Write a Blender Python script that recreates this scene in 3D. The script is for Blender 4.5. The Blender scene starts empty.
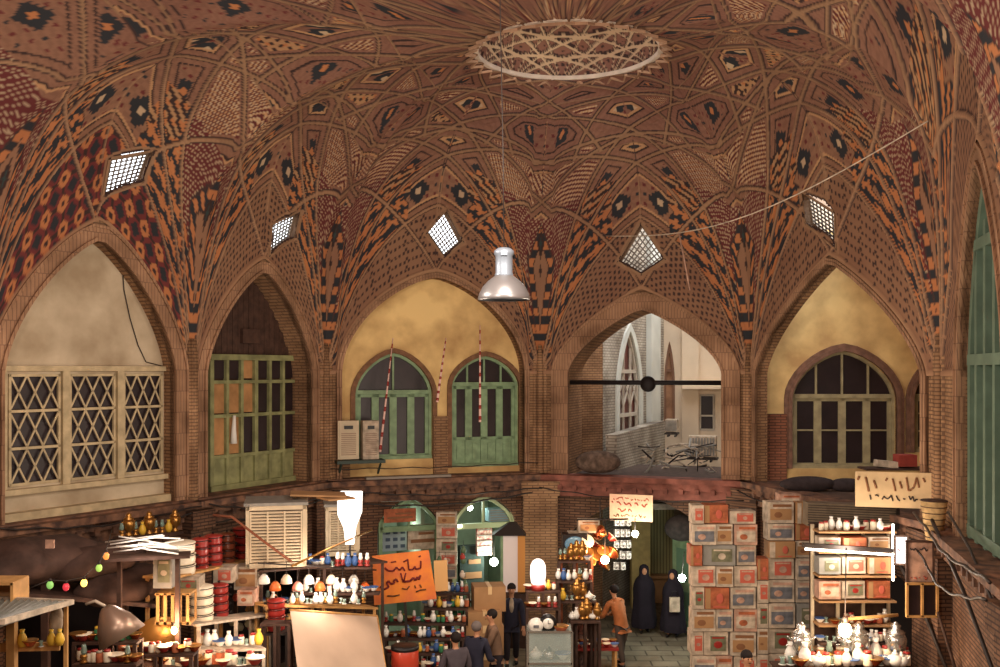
import bpy, bmesh, math, random
import numpy as np
from mathutils import Vector, Matrix, geometry, noise
random.seed(7)
PI = math.pi
F = 1000.0; HY = 370.0; EYE = 6.4
SC = bpy.context.scene
COL = SC.collection
R = random.Random(11)

# ---------------------------------------------------------------- materials
def s2l(c):
    return tuple(((v/255.0)/12.92 if v/255.0 <= .04045 else ((v/255.0+.055)/1.055)**2.4) for v in c)
MATS = {}
def mat(name, rgb=(128,128,128), rough=.7, metal=0.0, var=.0, scale=8.0, emit=None, estr=0, trans=0.0, alpha=1.0, bump=0.0, spec=.3, rgb2=None):
    if name in MATS: return MATS[name]
    m = bpy.data.materials.new(name); m.use_nodes = True
    nt = m.node_tree; b = nt.nodes['Principled BSDF']
    c = s2l(rgb)
    b.inputs['Base Color'].default_value = (*c, 1)
    b.inputs['Roughness'].default_value = rough
    b.inputs['Metallic'].default_value = metal
    b.inputs['Specular IOR Level'].default_value = spec
    if trans: b.inputs['Transmission Weight'].default_value = trans
    if alpha < 1: b.inputs['Alpha'].default_value = alpha
    if emit:
        b.inputs['Emission Color'].default_value = (*s2l(emit), 1)
        b.inputs['Emission Strength'].default_value = estr
    if var or bump:
        tc = nt.nodes.new('ShaderNodeTexCoord')
        n = nt.nodes.new('ShaderNodeTexNoise'); n.inputs['Scale'].default_value = scale
        n.inputs['Detail'].default_value = 5
        nt.links.new(tc.outputs['Object'], n.inputs['Vector'])
        if var:
            cr = nt.nodes.new('ShaderNodeValToRGB')
            c2 = s2l(rgb2) if rgb2 else tuple(v*(1-var) for v in c)
            cr.color_ramp.elements[0].position = .35; cr.color_ramp.elements[1].position = .65
            cr.color_ramp.elements[0].color = (*c2, 1)
            cr.color_ramp.elements[1].color = (*[min(1, v*(1+var*.4)) for v in c], 1)
            nt.links.new(n.outputs['Fac'], cr.inputs['Fac'])
            nt.links.new(cr.outputs['Color'], b.inputs['Base Color'])
        if bump:
            bp = nt.nodes.new('ShaderNodeBump'); bp.inputs['Strength'].default_value = bump
            bp.inputs['Distance'].default_value = .02
            nt.links.new(n.outputs['Fac'], bp.inputs['Height']); nt.links.new(bp.outputs['Normal'], b.inputs['Normal'])
    MATS[name] = m
    return m

def brick_mat(name, c1, c2, mortar, w=.26, h=.065, ms=.012, rough=.85, axis='XZ'):
    if name in MATS: return MATS[name]
    m = bpy.data.materials.new(name); m.use_nodes = True
    nt = m.node_tree; b = nt.nodes['Principled BSDF']; b.inputs['Roughness'].default_value = rough
    b.inputs['Specular IOR Level'].default_value = .2
    tc = nt.nodes.new('ShaderNodeTexCoord'); sp = nt.nodes.new('ShaderNodeSeparateXYZ'); cb = nt.nodes.new('ShaderNodeCombineXYZ')
    nt.links.new(tc.outputs['Object'], sp.inputs[0])
    ad = nt.nodes.new('ShaderNodeMath'); ad.operation = 'ADD'
    nt.links.new(sp.outputs['X'], ad.inputs[0]); nt.links.new(sp.outputs['Y'], ad.inputs[1])
    nt.links.new(ad.outputs[0], cb.inputs['X']); nt.links.new(sp.outputs['Z'], cb.inputs['Y'])
    br = nt.nodes.new('ShaderNodeTexBrick')
    br.inputs['Scale'].default_value = 1; br.inputs['Brick Width'].default_value = w; br.inputs['Row Height'].default_value = h
    br.inputs['Mortar Size'].default_value = ms
    br.inputs['Color1'].default_value = (*s2l(c1), 1); br.inputs['Color2'].default_value = (*s2l(c2), 1)
    br.inputs['Mortar'].default_value = (*s2l(mortar), 1)
    nt.links.new(cb.outputs[0], br.inputs['Vector'])
    n = nt.nodes.new('ShaderNodeTexNoise'); n.inputs['Scale'].default_value = 1.3; n.inputs['Detail'].default_value = 6
    nt.links.new(tc.outputs['Object'], n.inputs['Vector'])
    cr = nt.nodes.new('ShaderNodeValToRGB'); cr.color_ramp.elements[0].position = .3; cr.color_ramp.elements[1].position = .7
    cr.color_ramp.elements[0].color = (.45, .42, .4, 1); cr.color_ramp.elements[1].color = (1, 1, 1, 1)
    nt.links.new(n.outputs['Fac'], cr.inputs['Fac'])
    mx = nt.nodes.new('ShaderNodeMix'); mx.data_type = 'RGBA'; mx.blend_type = 'MULTIPLY'; mx.inputs['Factor'].default_value = 1
    nt.links.new(br.outputs['Color'], mx.inputs[6]); nt.links.new(cr.outputs['Color'], mx.inputs[7])
    nt.links.new(mx.outputs[2], b.inputs['Base Color'])
    bp = nt.nodes.new('ShaderNodeBump'); bp.inputs['Strength'].default_value = .4; bp.inputs['Distance'].default_value = .01
    bp.invert = True
    nt.links.new(br.outputs['Fac'], bp.inputs['Height']); nt.links.new(bp.outputs['Normal'], b.inputs['Normal'])
    MATS[name] = m
    return m

def attr_mat(name, rough=.8):
    m = bpy.data.materials.new(name); m.use_nodes = True
    nt = m.node_tree; b = nt.nodes['Principled BSDF']; b.inputs['Roughness'].default_value = rough
    b.inputs['Specular IOR Level'].default_value = .25
    a = nt.nodes.new('ShaderNodeAttribute'); a.attribute_name = 'tile'
    tc = nt.nodes.new('ShaderNodeTexCoord')
    n = nt.nodes.new('ShaderNodeTexNoise'); n.inputs['Scale'].default_value = .6; n.inputs['Detail'].default_value = 6
    nt.links.new(tc.outputs['Object'], n.inputs['Vector'])
    cr = nt.nodes.new('ShaderNodeValToRGB'); cr.color_ramp.elements[0].position = .3; cr.color_ramp.elements[1].position = .7
    cr.color_ramp.elements[0].color = (.74, .68, .70, 1); cr.color_ramp.elements[1].color = (1, 1, .98, 1)
    nt.links.new(n.outputs['Fac'], cr.inputs['Fac'])
    mx = nt.nodes.new('ShaderNodeMix'); mx.data_type = 'RGBA'; mx.blend_type = 'MULTIPLY'; mx.inputs['Factor'].default_value = 1
    nt.links.new(a.outputs['Color'], mx.inputs[6]); nt.links.new(cr.outputs['Color'], mx.inputs[7])
    nt.links.new(mx.outputs[2], b.inputs['Base Color'])
    MATS[name] = m
    return m

# ---------------------------------------------------------------- mesh builder
class MB:
    def __init__(s): s.v = []; s.f = []; s.smooth = []
    def add(s, vs, fs, smooth=False):
        o = len(s.v); s.v += [tuple(v) for v in vs]; s.f += [tuple(i+o for i in f) for f in fs]; s.smooth += [smooth]*len(fs)
        return s
    def box(s, c, d, rz=0, M=None, bev=0):
        x, y, z = [q/2 for q in d]
        vs = [Vector((a*x, b*y, e*z)) for a in (-1, 1) for b in (-1, 1) for e in (-1, 1)]
        rot = Matrix.Rotation(rz, 3, 'Z') if not M else M
        vs = [rot @ v + Vector(c) for v in vs]
        fs = [(0,1,3,2),(4,6,7,5),(0,4,5,1),(2,3,7,6),(0,2,6,4),(1,5,7,3)]
        return s.add(vs, fs)
    def bar(s, a, b, w, t, up=(0,0,1)):
        a = Vector(a); b = Vector(b); d = b-a; L = d.length
        if L < 1e-6: return s
        x = d/L; z = Vector(up); y = z.cross(x)
        if y.length < 1e-4: y = Vector((0,1,0)).cross(x)
        y.normalize(); z = x.cross(y)
        vs = []
        for q in (a, b):
            for i, j in ((-1,-1),(1,-1),(1,1),(-1,1)): vs.append(q+y*i*w/2+z*j*t/2)
        return s.add(vs, [(3,2,1,0),(4,5,6,7),(0,1,5,4),(1,2,6,5),(2,3,7,6),(3,0,4,7)])
    def tube(s, pts, r, n=8, caps=True):
        pts = [Vector(p) for p in pts]; k = len(pts)
        rs = r if isinstance(r, (list, tuple)) else [r]*k
        vs = []; prev = None
        for i, p in enumerate(pts):
            t = (pts[min(i+1, k-1)]-pts[max(i-1, 0)])
            if t.length < 1e-9: t = Vector((0,0,1))
            t.normalize()
            if prev is None:
                a = Vector((0,0,1)) if abs(t.z) < .9 else Vector((1,0,0))
                u = t.cross(a).normalized()
            else:
                u = (prev - t*prev.dot(t))
                u = u.normalized() if u.length > 1e-6 else t.orthogonal().normalized()
            prev = u; w = t.cross(u)
            for j in range(n):
                a = 2*PI*j/n; vs.append(p+(u*math.cos(a)+w*math.sin(a))*rs[i])
        fs = [(i*n+j, i*n+(j+1) % n, (i+1)*n+(j+1) % n, (i+1)*n+j) for i in range(k-1) for j in range(n)]
        if caps: fs += [tuple(range(n))[::-1], tuple(range((k-1)*n, k*n))]
        return s.add(vs, fs, True)
    def lathe(s, prof, c=(0,0,0), n=20, M=None, sx=1, sy=1):
        vs = []; k = len(prof)
        for r, z in prof:
            for j in range(n):
                a = 2*PI*j/n; v = Vector((r*math.cos(a)*sx, r*math.sin(a)*sy, z))
                if M: v = M @ v
                vs.append(v+Vector(c))
        fs = [(i*n+j, i*n+(j+1) % n, (i+1)*n+(j+1) % n, (i+1)*n+j) for i in range(k-1) for j in range(n)]
        if prof[0][0] > 1e-5: fs.append(tuple(range(n))[::-1])
        if prof[-1][0] > 1e-5: fs.append(tuple(range((k-1)*n, k*n)))
        return s.add(vs, fs, True)
    def ball(s, c, r, n=12, m=8, sc=(1,1,1)):
        pr = [(r*math.sin(PI*i/m), -r*math.cos(PI*i/m)) for i in range(m+1)]
        vs = []
        for rr, z in pr:
            for j in range(n):
                a = 2*PI*j/n; vs.append((c[0]+rr*math.cos(a)*sc[0], c[1]+rr*math.sin(a)*sc[1], c[2]+z*sc[2]))
        fs = [(i*n+j, i*n+(j+1) % n, (i+1)*n+(j+1) % n, (i+1)*n+j) for i in range(m) for j in range(n)]
        return s.add(vs, fs, True)
    def plate(s, outline, holes, d0, d1):
        """outline/holes: lists of (s,z); plate between depths d0 (room side) and d1; local (s,d,z)"""
        loops = [outline]+list(holes)
        flat = [p for l in loops for p in l]
        tris = geometry.tessellate_polygon([[Vector((p[0], p[1], 0)) for p in l] for l in loops])
        n = len(flat)
        vs = [(p[0], d0, p[1]) for p in flat]+[(p[0], d1, p[1]) for p in flat]
        fs = [tuple(t) for t in tris]+[tuple(i+n for i in t[::-1]) for t in tris]
        o = 0
        for l in loops:
            k = len(l)
            fs += [(o+i, o+(i+1) % k, n+o+(i+1) % k, n+o+i) for i in range(k)]
            o += k
        return s.add(vs, fs)

def link(o, parent=None):
    COL.objects.link(o)
    if parent: o.parent = parent
    return o
def obj(name, mb, m, parent=None, M=None, label=None, fixn=True):
    me = bpy.data.meshes.new(name)
    me.from_pydata([tuple(v) for v in mb.v], [], mb.f)
    if mb.smooth: me.polygons.foreach_set('use_smooth', mb.smooth)
    if fixn:
        bm = bmesh.new(); bm.from_mesh(me); bmesh.ops.recalc_face_normals(bm, faces=bm.faces); bm.to_mesh(me); bm.free()
    if isinstance(m, (list, tuple)):
        for q in m: me.materials.append(q)
    elif m: me.materials.append(m)
    o = bpy.data.objects.new(name, me)
    link(o, parent)
    if M is not None: o.matrix_world = M
    if label: o['label'] = label
    return o
def thing(name, label, cat, loc=(0,0,0), rz=0, group=None, M=None):
    o = bpy.data.objects.new(name, None); COL.objects.link(o)
    o.empty_display_size = .1
    if M is not None: o.matrix_world = M
    else: o.location = loc; o.rotation_euler = (0,0,rz)
    o['label'] = label; o['category'] = cat
    if group: o['group'] = group
    return o
def tag(o, label, cat, group=None):
    o['label'] = label; o['category'] = cat
    if group: o['group'] = group
    return o
def struct(name, mb, m, M=None, fixn=True):
    o = obj(name, mb, m, None, M, fixn=fixn); o['kind'] = 'structure'; return o
def dup(root, loc=None, rz=None, label=None, group=None, M=None):
    r = root.copy(); COL.objects.link(r)
    if M is not None: r.matrix_world = M
    else:
        if loc is not None: r.location = loc
        if rz is not None: r.rotation_euler = (0,0,rz)
    if label: r['label'] = label
    if group: r['group'] = group
    for ch in list(root.children):
        c = ch.copy(); COL.objects.link(c); c.parent = r
        for g in ch.children:
            d = g.copy(); COL.objects.link(d); d.parent = c
    return r
def at(x, y, Y):
    """pixel direction to world point at depth Y"""
    return Vector(((x-500)/F*Y, Y, EYE+(HY-y)/F*Y))
def T(loc, rz=0): return Matrix.Translation(loc) @ Matrix.Rotation(rz, 4, 'Z')

# ---------------------------------------------------------------- plan of the hall
V = [(-8.20,15.66),(-5.94,19.2),(-3.96,22.6),(0.97,24.3),(5.68,22.7),(7.3,16.5),(6.0,11.2),(6.2,-2.0),(-6.2,-2.0),(-11.0,8.0)]
V = [Vector((a,b,0)) for a,b in V]
CEN = Vector((1.41,20.7,0)); RING = 1.88; ZT = 12.98; ZS = 6.3; LEDGE = 3.9
class Bay:
    def __init__(s, i, ap, band, p, q, au, name, ml=.30, mr=.30):
        s.ml = ml; s.mr = mr
        s.i = i; s.a = V[i]; s.b = V[(i+1) % len(V)]; d = s.b-s.a; s.L = d.length; s.e = d/s.L
        s.n = Vector((-s.e.y, s.e.x, 0))           # outward for this walking order
        s.M = Matrix(((s.e.x, s.n.x, 0, s.a.x),(s.e.y, s.n.y, 0, s.a.y),(0,0,1,0),(0,0,0,1)))
        s.zp = ap; s.band = band; s.p = p; s.q = q; s.au = au; s.name = name
        
    def P(s, x, y, d=0):
        """pixel -> (s,z) in the plane at outward depth d"""
        r = Vector(((x-500)/F, 1, (HY-y)/F))
        o = s.a+s.n*d
        t = o.xy.dot(s.n.xy)/r.xy.dot(s.n.xy)
        w = r*t
        return ((w.xy-s.a.xy).dot(s.e.xy), EYE+w.z)
    def g(s, w):
        w = min(1, abs(w)); return (max(0, 1-w**s.p))**s.q
    def za(s, t):
        """height of the dome foot above wall position t (metres)"""
        c = s.au*s.L
        hw = (c-s.ml) if t < c else (s.L-s.mr-c)
        return ZS+(s.zp-ZS)*s.g((t-c)/hw)
    def inner(s, n=24, zb=LEDGE):
        """opening outline inside the arch band, from the left foot over the apex"""
        c = s.au*s.L; l = s.ml+s.band; r = s.L-s.mr-s.band
        pts = [(l, zb)]
        for k in range(n+1):
            t = k/n; t = .5-.5*math.cos(PI*t)
            x = l+(r-l)*t
            w = (x-c)/((c-l) if x < c else (r-c))
            pts.append((x, ZS+(s.zp-s.band*1.15-ZS)*s.g(w)))
        pts.append((r, zb))
        return pts
BAYS = [Bay(0, 9.02, .30, 1.25, .62, .52, 'left', .12, .10),
        Bay(1, 8.72, .24, 1.3, .65, .50, 'back_left', .12, .26),
        Bay(2, 8.70, .12, 1.45, .52, .50, 'back', .26, .30),
        Bay(3, 8.30, .42, 1.15, .62, .50, 'back_right', .30, .22),
        Bay(4, 8.65, .12, 1.1, .68, .50, 'right', .20, .34),
        Bay(5, 9.6, .3, 1.3, .6, .5, 'right_near', 1.25, .9),
        Bay(6, 8.7, .3, 1.3, .6, .5, 'right_rear'),
        Bay(7, 8.7, .3, 1.3, .6, .5, 'rear'),
        Bay(8, 8.7, .3, 1.3, .6, .5, 'left_rear'),
        Bay(9, 8.9, .3, 1.3, .6, .5, 'left_near')]
# ---------------------------------------------------------------- the ribbed brick dome
_PX = [0,.28,.68,.90,.95,.985,1.0]; _PY = [1,.93,.74,.53,.42,.22,0]
def _pchip():
    x = np.array(_PX); y = np.array(_PY); h = np.diff(x); d = np.diff(y)/h; m = np.zeros(len(x))
    m[1:-1] = 2*d[:-1]*d[1:]/(d[:-1]+d[1:]); m[0] = d[0]; m[-1] = d[-1]*1.5
    X = np.linspace(0, 1, 4001); k = np.clip(np.searchsorted(x, X, 'right')-1, 0, len(h)-1); t = (X-x[k])/h[k]
    Y = (2*t**3-3*t**2+1)*y[k]+(t**3-2*t**2+t)*h[k]*m[k]+(-2*t**3+3*t**2)*y[k+1]+(t**3-t**2)*h[k]*m[k+1]
    return X, Y
_X, _Y = _pchip()
def prof(rho):                       # height fraction for a plan fraction (1 = wall, 0 = ring)
    return np.interp(rho, _X, _Y)
C_RIB = np.array(s2l((184,144,110))); C_FIELD = np.array(s2l((162,122,94))); C_RED = np.array(s2l((148,106,88)))
C_DARK = np.array(s2l((70,52,48))); C_BLK = np.array(s2l((54,56,60))); C_OR = np.array(s2l((204,134,86)))
C_TAN = np.array(s2l((206,160,116))); C_CRM = np.array(s2l((214,186,150))); C_GRN = np.array(s2l((62,78,76))); C_MAR = np.array(s2l((112,52,50)))

def grad_dist(Fv, hi, hj):
    gi = np.zeros_like(Fv); gj = np.zeros_like(Fv)
    gi[1:-1] = (Fv[2:]-Fv[:-2])/2; gi[0] = Fv[1]-Fv[0]; gi[-1] = Fv[-1]-Fv[-2]
    gj[:,1:-1] = (Fv[:,2:]-Fv[:,:-2])/2; gj[:,0] = Fv[:,1]-Fv[:,0]; gj[:,-1] = Fv[:,-1]-Fv[:,-2]
    return np.abs(Fv)/np.sqrt((gi/hi)**2+(gj/hj)**2+1e-12)

KS = ((3.4,0),(5,0),(6,0),(7,0),(7,1))
BULGE = [.6,.25,.05,0,.05,.5,.7,.7,.7,.7]
def build_bay(b, nu, rows_rho):
    u = np.linspace(0, 1, nu+1); rho = rows_rho
    nv = len(rho)
    B = np.array([[b.a.x+(b.b.x-b.a.x)*t, b.a.y+(b.b.y-b.a.y)*t] for t in u])
    za = np.array([b.za(t*b.L) for t in u])
    c = np.array([CEN.x, CEN.y]); dv = B-c; rr = np.linalg.norm(dv, axis=1, keepdims=True); ring = c+dv/rr*RING
    RHO = np.repeat(rho[None,:], nu+1, 0)
    XY = ring[:,None,:]+(B-ring)[:,None,:]*RHO[:,:,None]
    Z = za[:,None]+(ZT-za)[:,None]*prof(RHO)
    w0, w1 = BULGE[b.i], BULGE[(b.i+1) % 10]
    wv = w0+(w1-w0)*(u*u*(3-2*u))
    Z = Z+(wv[:,None]*1.6)*np.sqrt(np.clip(1-RHO, 0, 1))*RHO**1.5/.385
    P = np.concatenate([XY, Z[:,:,None]], 2)
    # metric spacings
    di = np.zeros((nu+1, nv)); dj = np.zeros((nu+1, nv))
    di[:-1] = np.linalg.norm(P[1:]-P[:-1], axis=2); di[-1] = di[-2]
    dj[:,:-1] = np.linalg.norm(P[:,1:]-P[:,:-1], axis=2); dj[:,-1] = dj[:,-2]
    dj = np.maximum(dj, 1e-4); di = np.maximum(di, 1e-4)
    dim = np.repeat((di[:-1].mean(0))[None,:], nu+1, 0)
    A = np.repeat((u*PI/4)[:,None], nv, 1); W = .235+.765*np.repeat(np.linspace(1, 0, nv)[None,:], nu+1, 0)
    D = np.full((nu+1, nv), 9.0); bits = np.zeros((nu+1, nv), dtype=np.int64); bit = 0
    own = {}
    for k, mid in KS:
        h = PI*k/16
        for m in range(-3, 5):
            for sg in (1, -1):
                de = sg*(A-m*PI/4-mid*PI/8)
                ok = (de >= -1e-9) & (de <= (2*h+1e-9 if k > 3.5 else PI/8+.004))
                if not ok.any(): continue
                if mid: ok = ok & (W < .37)
                elif k == 99: pass
                elif k == 7: ok = ok & (W < .60)
                if not ok.any(): bit += 1; continue
                f = math.cos(h)/np.cos(np.where(ok, de-h, 0))
                Fv = np.where(ok, W-f, W-1.0001)
                d = grad_dist(Fv, dim, dj)
                # curve only counts inside its own span
                D = np.where(ok, np.minimum(D, d), D)
                bits = bits*1 + ((Fv < 0) & ok).astype(np.int64)*(1 << (bit % 60)); bit += 1
                if m in (0, 1) and not mid: own[(k, m, sg)] = np.where(ok, W-f, 1)
    # arc coordinates for the mosaic grids
    gs = (A/(PI/4)-.5)*dim*nu                       # metres from the bay axis
    gv = np.concatenate([np.zeros((nu+1,1)), np.cumsum(dj[:,:-1], 1)], 1)
    cell, inv = np.unique(bits, return_inverse=True); inv = inv.reshape(bits.shape)
    Dm = np.zeros(len(cell)); np.maximum.at(Dm, inv.ravel(), np.where(D < 8, D, 0).ravel())
    DM = Dm[inv]; DN = D/np.maximum(DM, 1e-3)
    cnt = np.bincount(inv.ravel()); cs = (np.bincount(inv.ravel(), gs.ravel())/cnt)[inv]; cv = (np.bincount(inv.ravel(), gv.ravel())/cnt)[inv]
    cw = (np.bincount(inv.ravel(), W.ravel())/cnt)[inv]
    cu = (np.bincount(inv.ravel(), A.ravel())/cnt)[inv]/(PI/4)
    key = np.round(np.abs(cu-.5)*37+cw*91).astype(int)
    st = key % 5; st = np.where((DM > .50) & ((st == 2) | (st == 3)), np.where(key % 2 == 0, 0, 1), st)
    col = np.zeros((nu+1, nv, 3)); col[:] = C_FIELD
    red = np.clip((1-W)*1.8, 0, 1)[:,:,None]
    col = col*(1-red)+C_RED*red
    # brick courses, a light/dark run
    course = (np.floor(gv/.09).astype(int)+np.floor(gs/.2).astype(int)) % 2
    col *= np.where(course == 0, 1.07, .93)[:,:,None]
    x = gs-cs; y = gv-cv
    def put(mask, c_): col[mask] = c_
    T1 = .075
    ix = np.floor(x/T1).astype(int); iy = np.floor(y/T1).astype(int)
    big = DM > .22
    # style 0 / 4: nested outlines and a stepped diamond in the middle
    dia = (np.abs(ix+.5)+np.abs(iy+.5))
    for s_, in ((0,),(4,)):
        m_ = (st == s_) & big
        put(m_ & (D > .17) & (D < .205), C_DARK)
        put(m_ & (dia < 4.2) & (D > .24), C_BLK)
        put(m_ & (dia < 1.6) & (D > .24), C_OR if s_ == 0 else C_CRM)
    m_ = (st == 4) & big & (D > .205) & (D < .26); put(m_, C_TAN)
    sc_ = ((st == 0) | (st == 4)) & big & (D > .26) & (dia > 5.5)
    put(sc_ & (ix % 3 == 0) & (iy % 3 == 0), C_MAR*1.1); put(sc_ & (ix % 6 == 0) & (iy % 6 == 0), C_BLK)
    # style 1: scattered little crosses
    m_ = (st == 1) & big & (D > .13)
    put(m_ & (((ix % 4 == 0) & (iy % 2 == 0) & (dia < 13)) | ((ix % 2 == 0) & (iy % 4 == 0) & (dia < 13))), C_MAR)
    put(m_ & ((ix+iy) % 4 == 0) & ((ix-iy) % 4 == 0) & (dia < 6), C_BLK)
    put(m_ & (dia < 2.2), C_BLK)
    # style 2: net of cream dots
    m_ = (st == 2) & (D > .10) & (DM > .12)
    jx = np.floor((x+y)/.06).astype(int); jy = np.floor((x-y)/.06).astype(int)
    put(m_, C_MAR*.9); put(m_ & (jx % 2 == 0) & (jy % 2 == 0), C_CRM); put(m_ & (jx % 2 == 0) & (jy % 2 == 1), C_TAN)
    # style 3: meander
    m_ = (st == 3) & big & (D > .11)
    mz = (((ix+2*iy) % 5) < 2) ^ (((2*ix-iy) % 7) < 3)
    put(m_, C_TAN*.9); put(m_ & mz, C_DARK); put(m_ & ~mz & ((ix*3+iy) % 7 == 0), C_OR)
    # zone over the arches: rows of dark dots
    o3 = np.minimum(own[(3.4,0,1)], own[(3.4,1,-1)])     # > 0 : between k3 ribs and the wall arch
    zone = (own[(3.4,0,1)] > 0) & (own[(3.4,1,-1)] > 0)
    col[zone] = (C_FIELD*.93)
    mx_ = np.floor(gs/.07).astype(int); my_ = np.floor((gv+.0)/.07).astype(int)
    if b.name in ('left', 'back_left'):
        dots = ((mx_+my_) % 2 == 0) & ((mx_-my_) % 4 != 1)
        if b.name == 'left':
            rx = np.abs(((gs+.26) % .52)-.26); ry = np.abs(((gv) % .46)-.23)
            put(zone, C_MAR*1.25); put(zone & ((rx+ry) < .2), C_OR); put(zone & ((rx < .05) & (ry < .05)), C_DARK)
            put(zone & ((rx+ry) > .33), C_BLK); put(zone & (((rx < .04) | (ry < .04)) & ((rx+ry) > .17)), C_DARK)
        else:
            put(zone & (mx_ % 2 == 0) & (my_ % 2 == 0), C_DARK)
    elif b.name in ('back', 'right'):
        put(zone & (my_ % 3 == 0) & (mx_ % 2 == 0), C_DARK); put(zone & (my_ % 3 == 1) & (mx_ % 8 == 1), C_DARK)
    else:
        put(zone & (mx_ % 2 == 0) & ((my_+mx_//2) % 2 == 0), C_DARK)
    # column fans: chequered meander bands either side of the narrow kite
    for (m, sg) in ((0, 1), (1, -1)):
        f7 = own[(7,m,sg)]; f4 = own[(5,m,sg)]; f3 = own[(3.4,m,sg)]; f6 = own[(6,m,sg)]
        wcol = np.abs(A-m*PI/4)*4/PI*dim*nu           # metres from the column axis
        for lo, hi, wdt in ((f6, f4, .24), (f4, f3, .2)):
            z_ = (lo > 0) & (hi < 0) & (W > .70) & (np.abs(A-m*PI/4) < PI/8*(1.0 if lo is f6 else .72))
            bx = np.floor(D/.085).astype(int)
            blk = ((gv/.17+.5*(bx % 2)) % 2) < 1
            put(z_, C_OR); put(z_ & blk, C_BLK)
            fld = z_ & (D > .34)
            put(fld, C_FIELD); put(fld & (D < .365), C_DARK)
            tri = z_ & (W < .77) & (D > .10)
            put(tri, C_TAN*.85); put(tri & (((ix+iy) % 4 < 2) ^ ((ix-iy) % 6 < 2)), C_DARK)
            put(tri & ((ix+iy) % 4 > 1) & ((ix-iy) % 6 > 3), C_OR)
            put(fld & (W > .77) & (D > .42) & (ix % 2 == 0) & (iy % 2 == 0), C_MAR)
        inb = np.abs(A-m*PI/4) < PI/8
        kz = (f6 < 0) & inb & (W > .707)
        # straight sided kite with a pointed head inside the two ribs
        hw = np.interp(W, [.715, .80, 1.0], [0, .44, .02])
        put(kz, C_MAR*1.05); put(kz & (jx % 2 == 0) & (jy % 2 == 0), C_CRM*.8)
        kk = kz & (wcol < hw)
        kd = hw-wcol
        put(kk, C_FIELD*1.05); put(kk & (kd < .045), C_DARK*1.3)
        edge = kk & (kd > .045) & (kd < .19)
        kl = kz & (W > .84); edge = (edge | (kl & (D < .16)))
        put(edge, C_OR); put(edge & ((gv/.20) % 2 < 1), C_BLK)
        put(kk & (kd > .19) & (kd < .215), C_DARK)
        dd = (wcol/.085)+np.abs(gv-3.15)/.30
        put(kz & (dd < 1.25), C_DARK); put(kz & (dd < .5), C_GRN)
        dd2 = (wcol/.05)+np.abs(gv-2.5)/.16
        put(kz & (dd2 < 1), C_DARK)
    # ribs last
    wid = np.where(W < .5, .022, .032)
    put(D < wid+.024, C_DARK*1.3); rib = D < wid
    put(rib, C_RIB); col[rib & (W < .7)] *= .84
    cs_ = rib & ((np.floor(gv/.07).astype(int)) % 2 == 0); col[cs_] *= .9
    relief = np.where(rib, .045, 0)+np.where((D > .17) & (D < .205) & ~zone, -.02, 0)
    # foot bead along the wall arch
    ft = gv < .08; put(ft, C_RIB); relief = np.where(ft, .05, relief)
    # move along the inward direction
    N = np.cross(np.gradient(P, axis=0), np.gradient(P, axis=1)); N /= np.maximum(np.linalg.norm(N, axis=2, keepdims=True), 1e-9)
    cc = np.array([CEN.x, CEN.y, 7.5]); sgn = np.sign(((cc-P)*N).sum(2, keepdims=True)); N = N*sgn
    fade = np.clip(np.minimum(u, 1-u)*b.L/.08, 0, 1)[:,None]
    P2 = P+N*(relief*fade)[:,:,None]
    # window opening on the bay axis
    keep = None
    win = None
    if b.i < 5:
        j0 = np.argmin(np.abs(gv[nu//2]-WV[b.i])); i0 = nu//2
        gs = gs-WO[b.i]
        i0 = int(np.argmin(np.abs(gs[:, j0])))
        ha, hb = WH[b.i]; kk_ = WK.get(b.i); dv_ = gv-gv[i0, j0]
        frame_d = (np.abs(gs)/ha+np.abs(dv_)/hb) if kk_ is None else np.maximum(np.abs(gs)/ha, np.abs(dv_-kk_*gs)/hb)
        hole = frame_d < 1
        keep = hole
        fr = (frame_d < 1.28) & zone
        fr = (frame_d < 1.25)
        col[fr] = C_RIB*.9; col[(frame_d < 1.08)] = C_DARK
        def near(sx, vy):
            dd_ = (gs-sx)**2+(gv-(gv[i0, j0]+vy))**2; i, j = np.unravel_index(np.argmin(dd_), dd_.shape)
            return Vector(P[i, j])
        if kk_ is None: win = [near(-ha, 0), near(0, -hb), near(ha, 0), near(0, hb)]
        else: win = [near(-ha, -kk_*ha-hb), near(ha, kk_*ha-hb), near(ha, kk_*ha+hb), near(-ha, -kk_*ha+hb)]
    return P2, col, keep, win

WK = {0:.95, 1:1.15, 4:-.8}
WO = {0:.72, 1:.78, 2:.26, 3:0, 4:-.38}
WV = {0:1.22, 1:1.0, 2:.92, 3:.95, 4:.98}
WH = {0:(.46,.34), 1:(.46,.32), 2:(.58,.54), 3:(.66,.58), 4:(.58,.34)}
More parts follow.
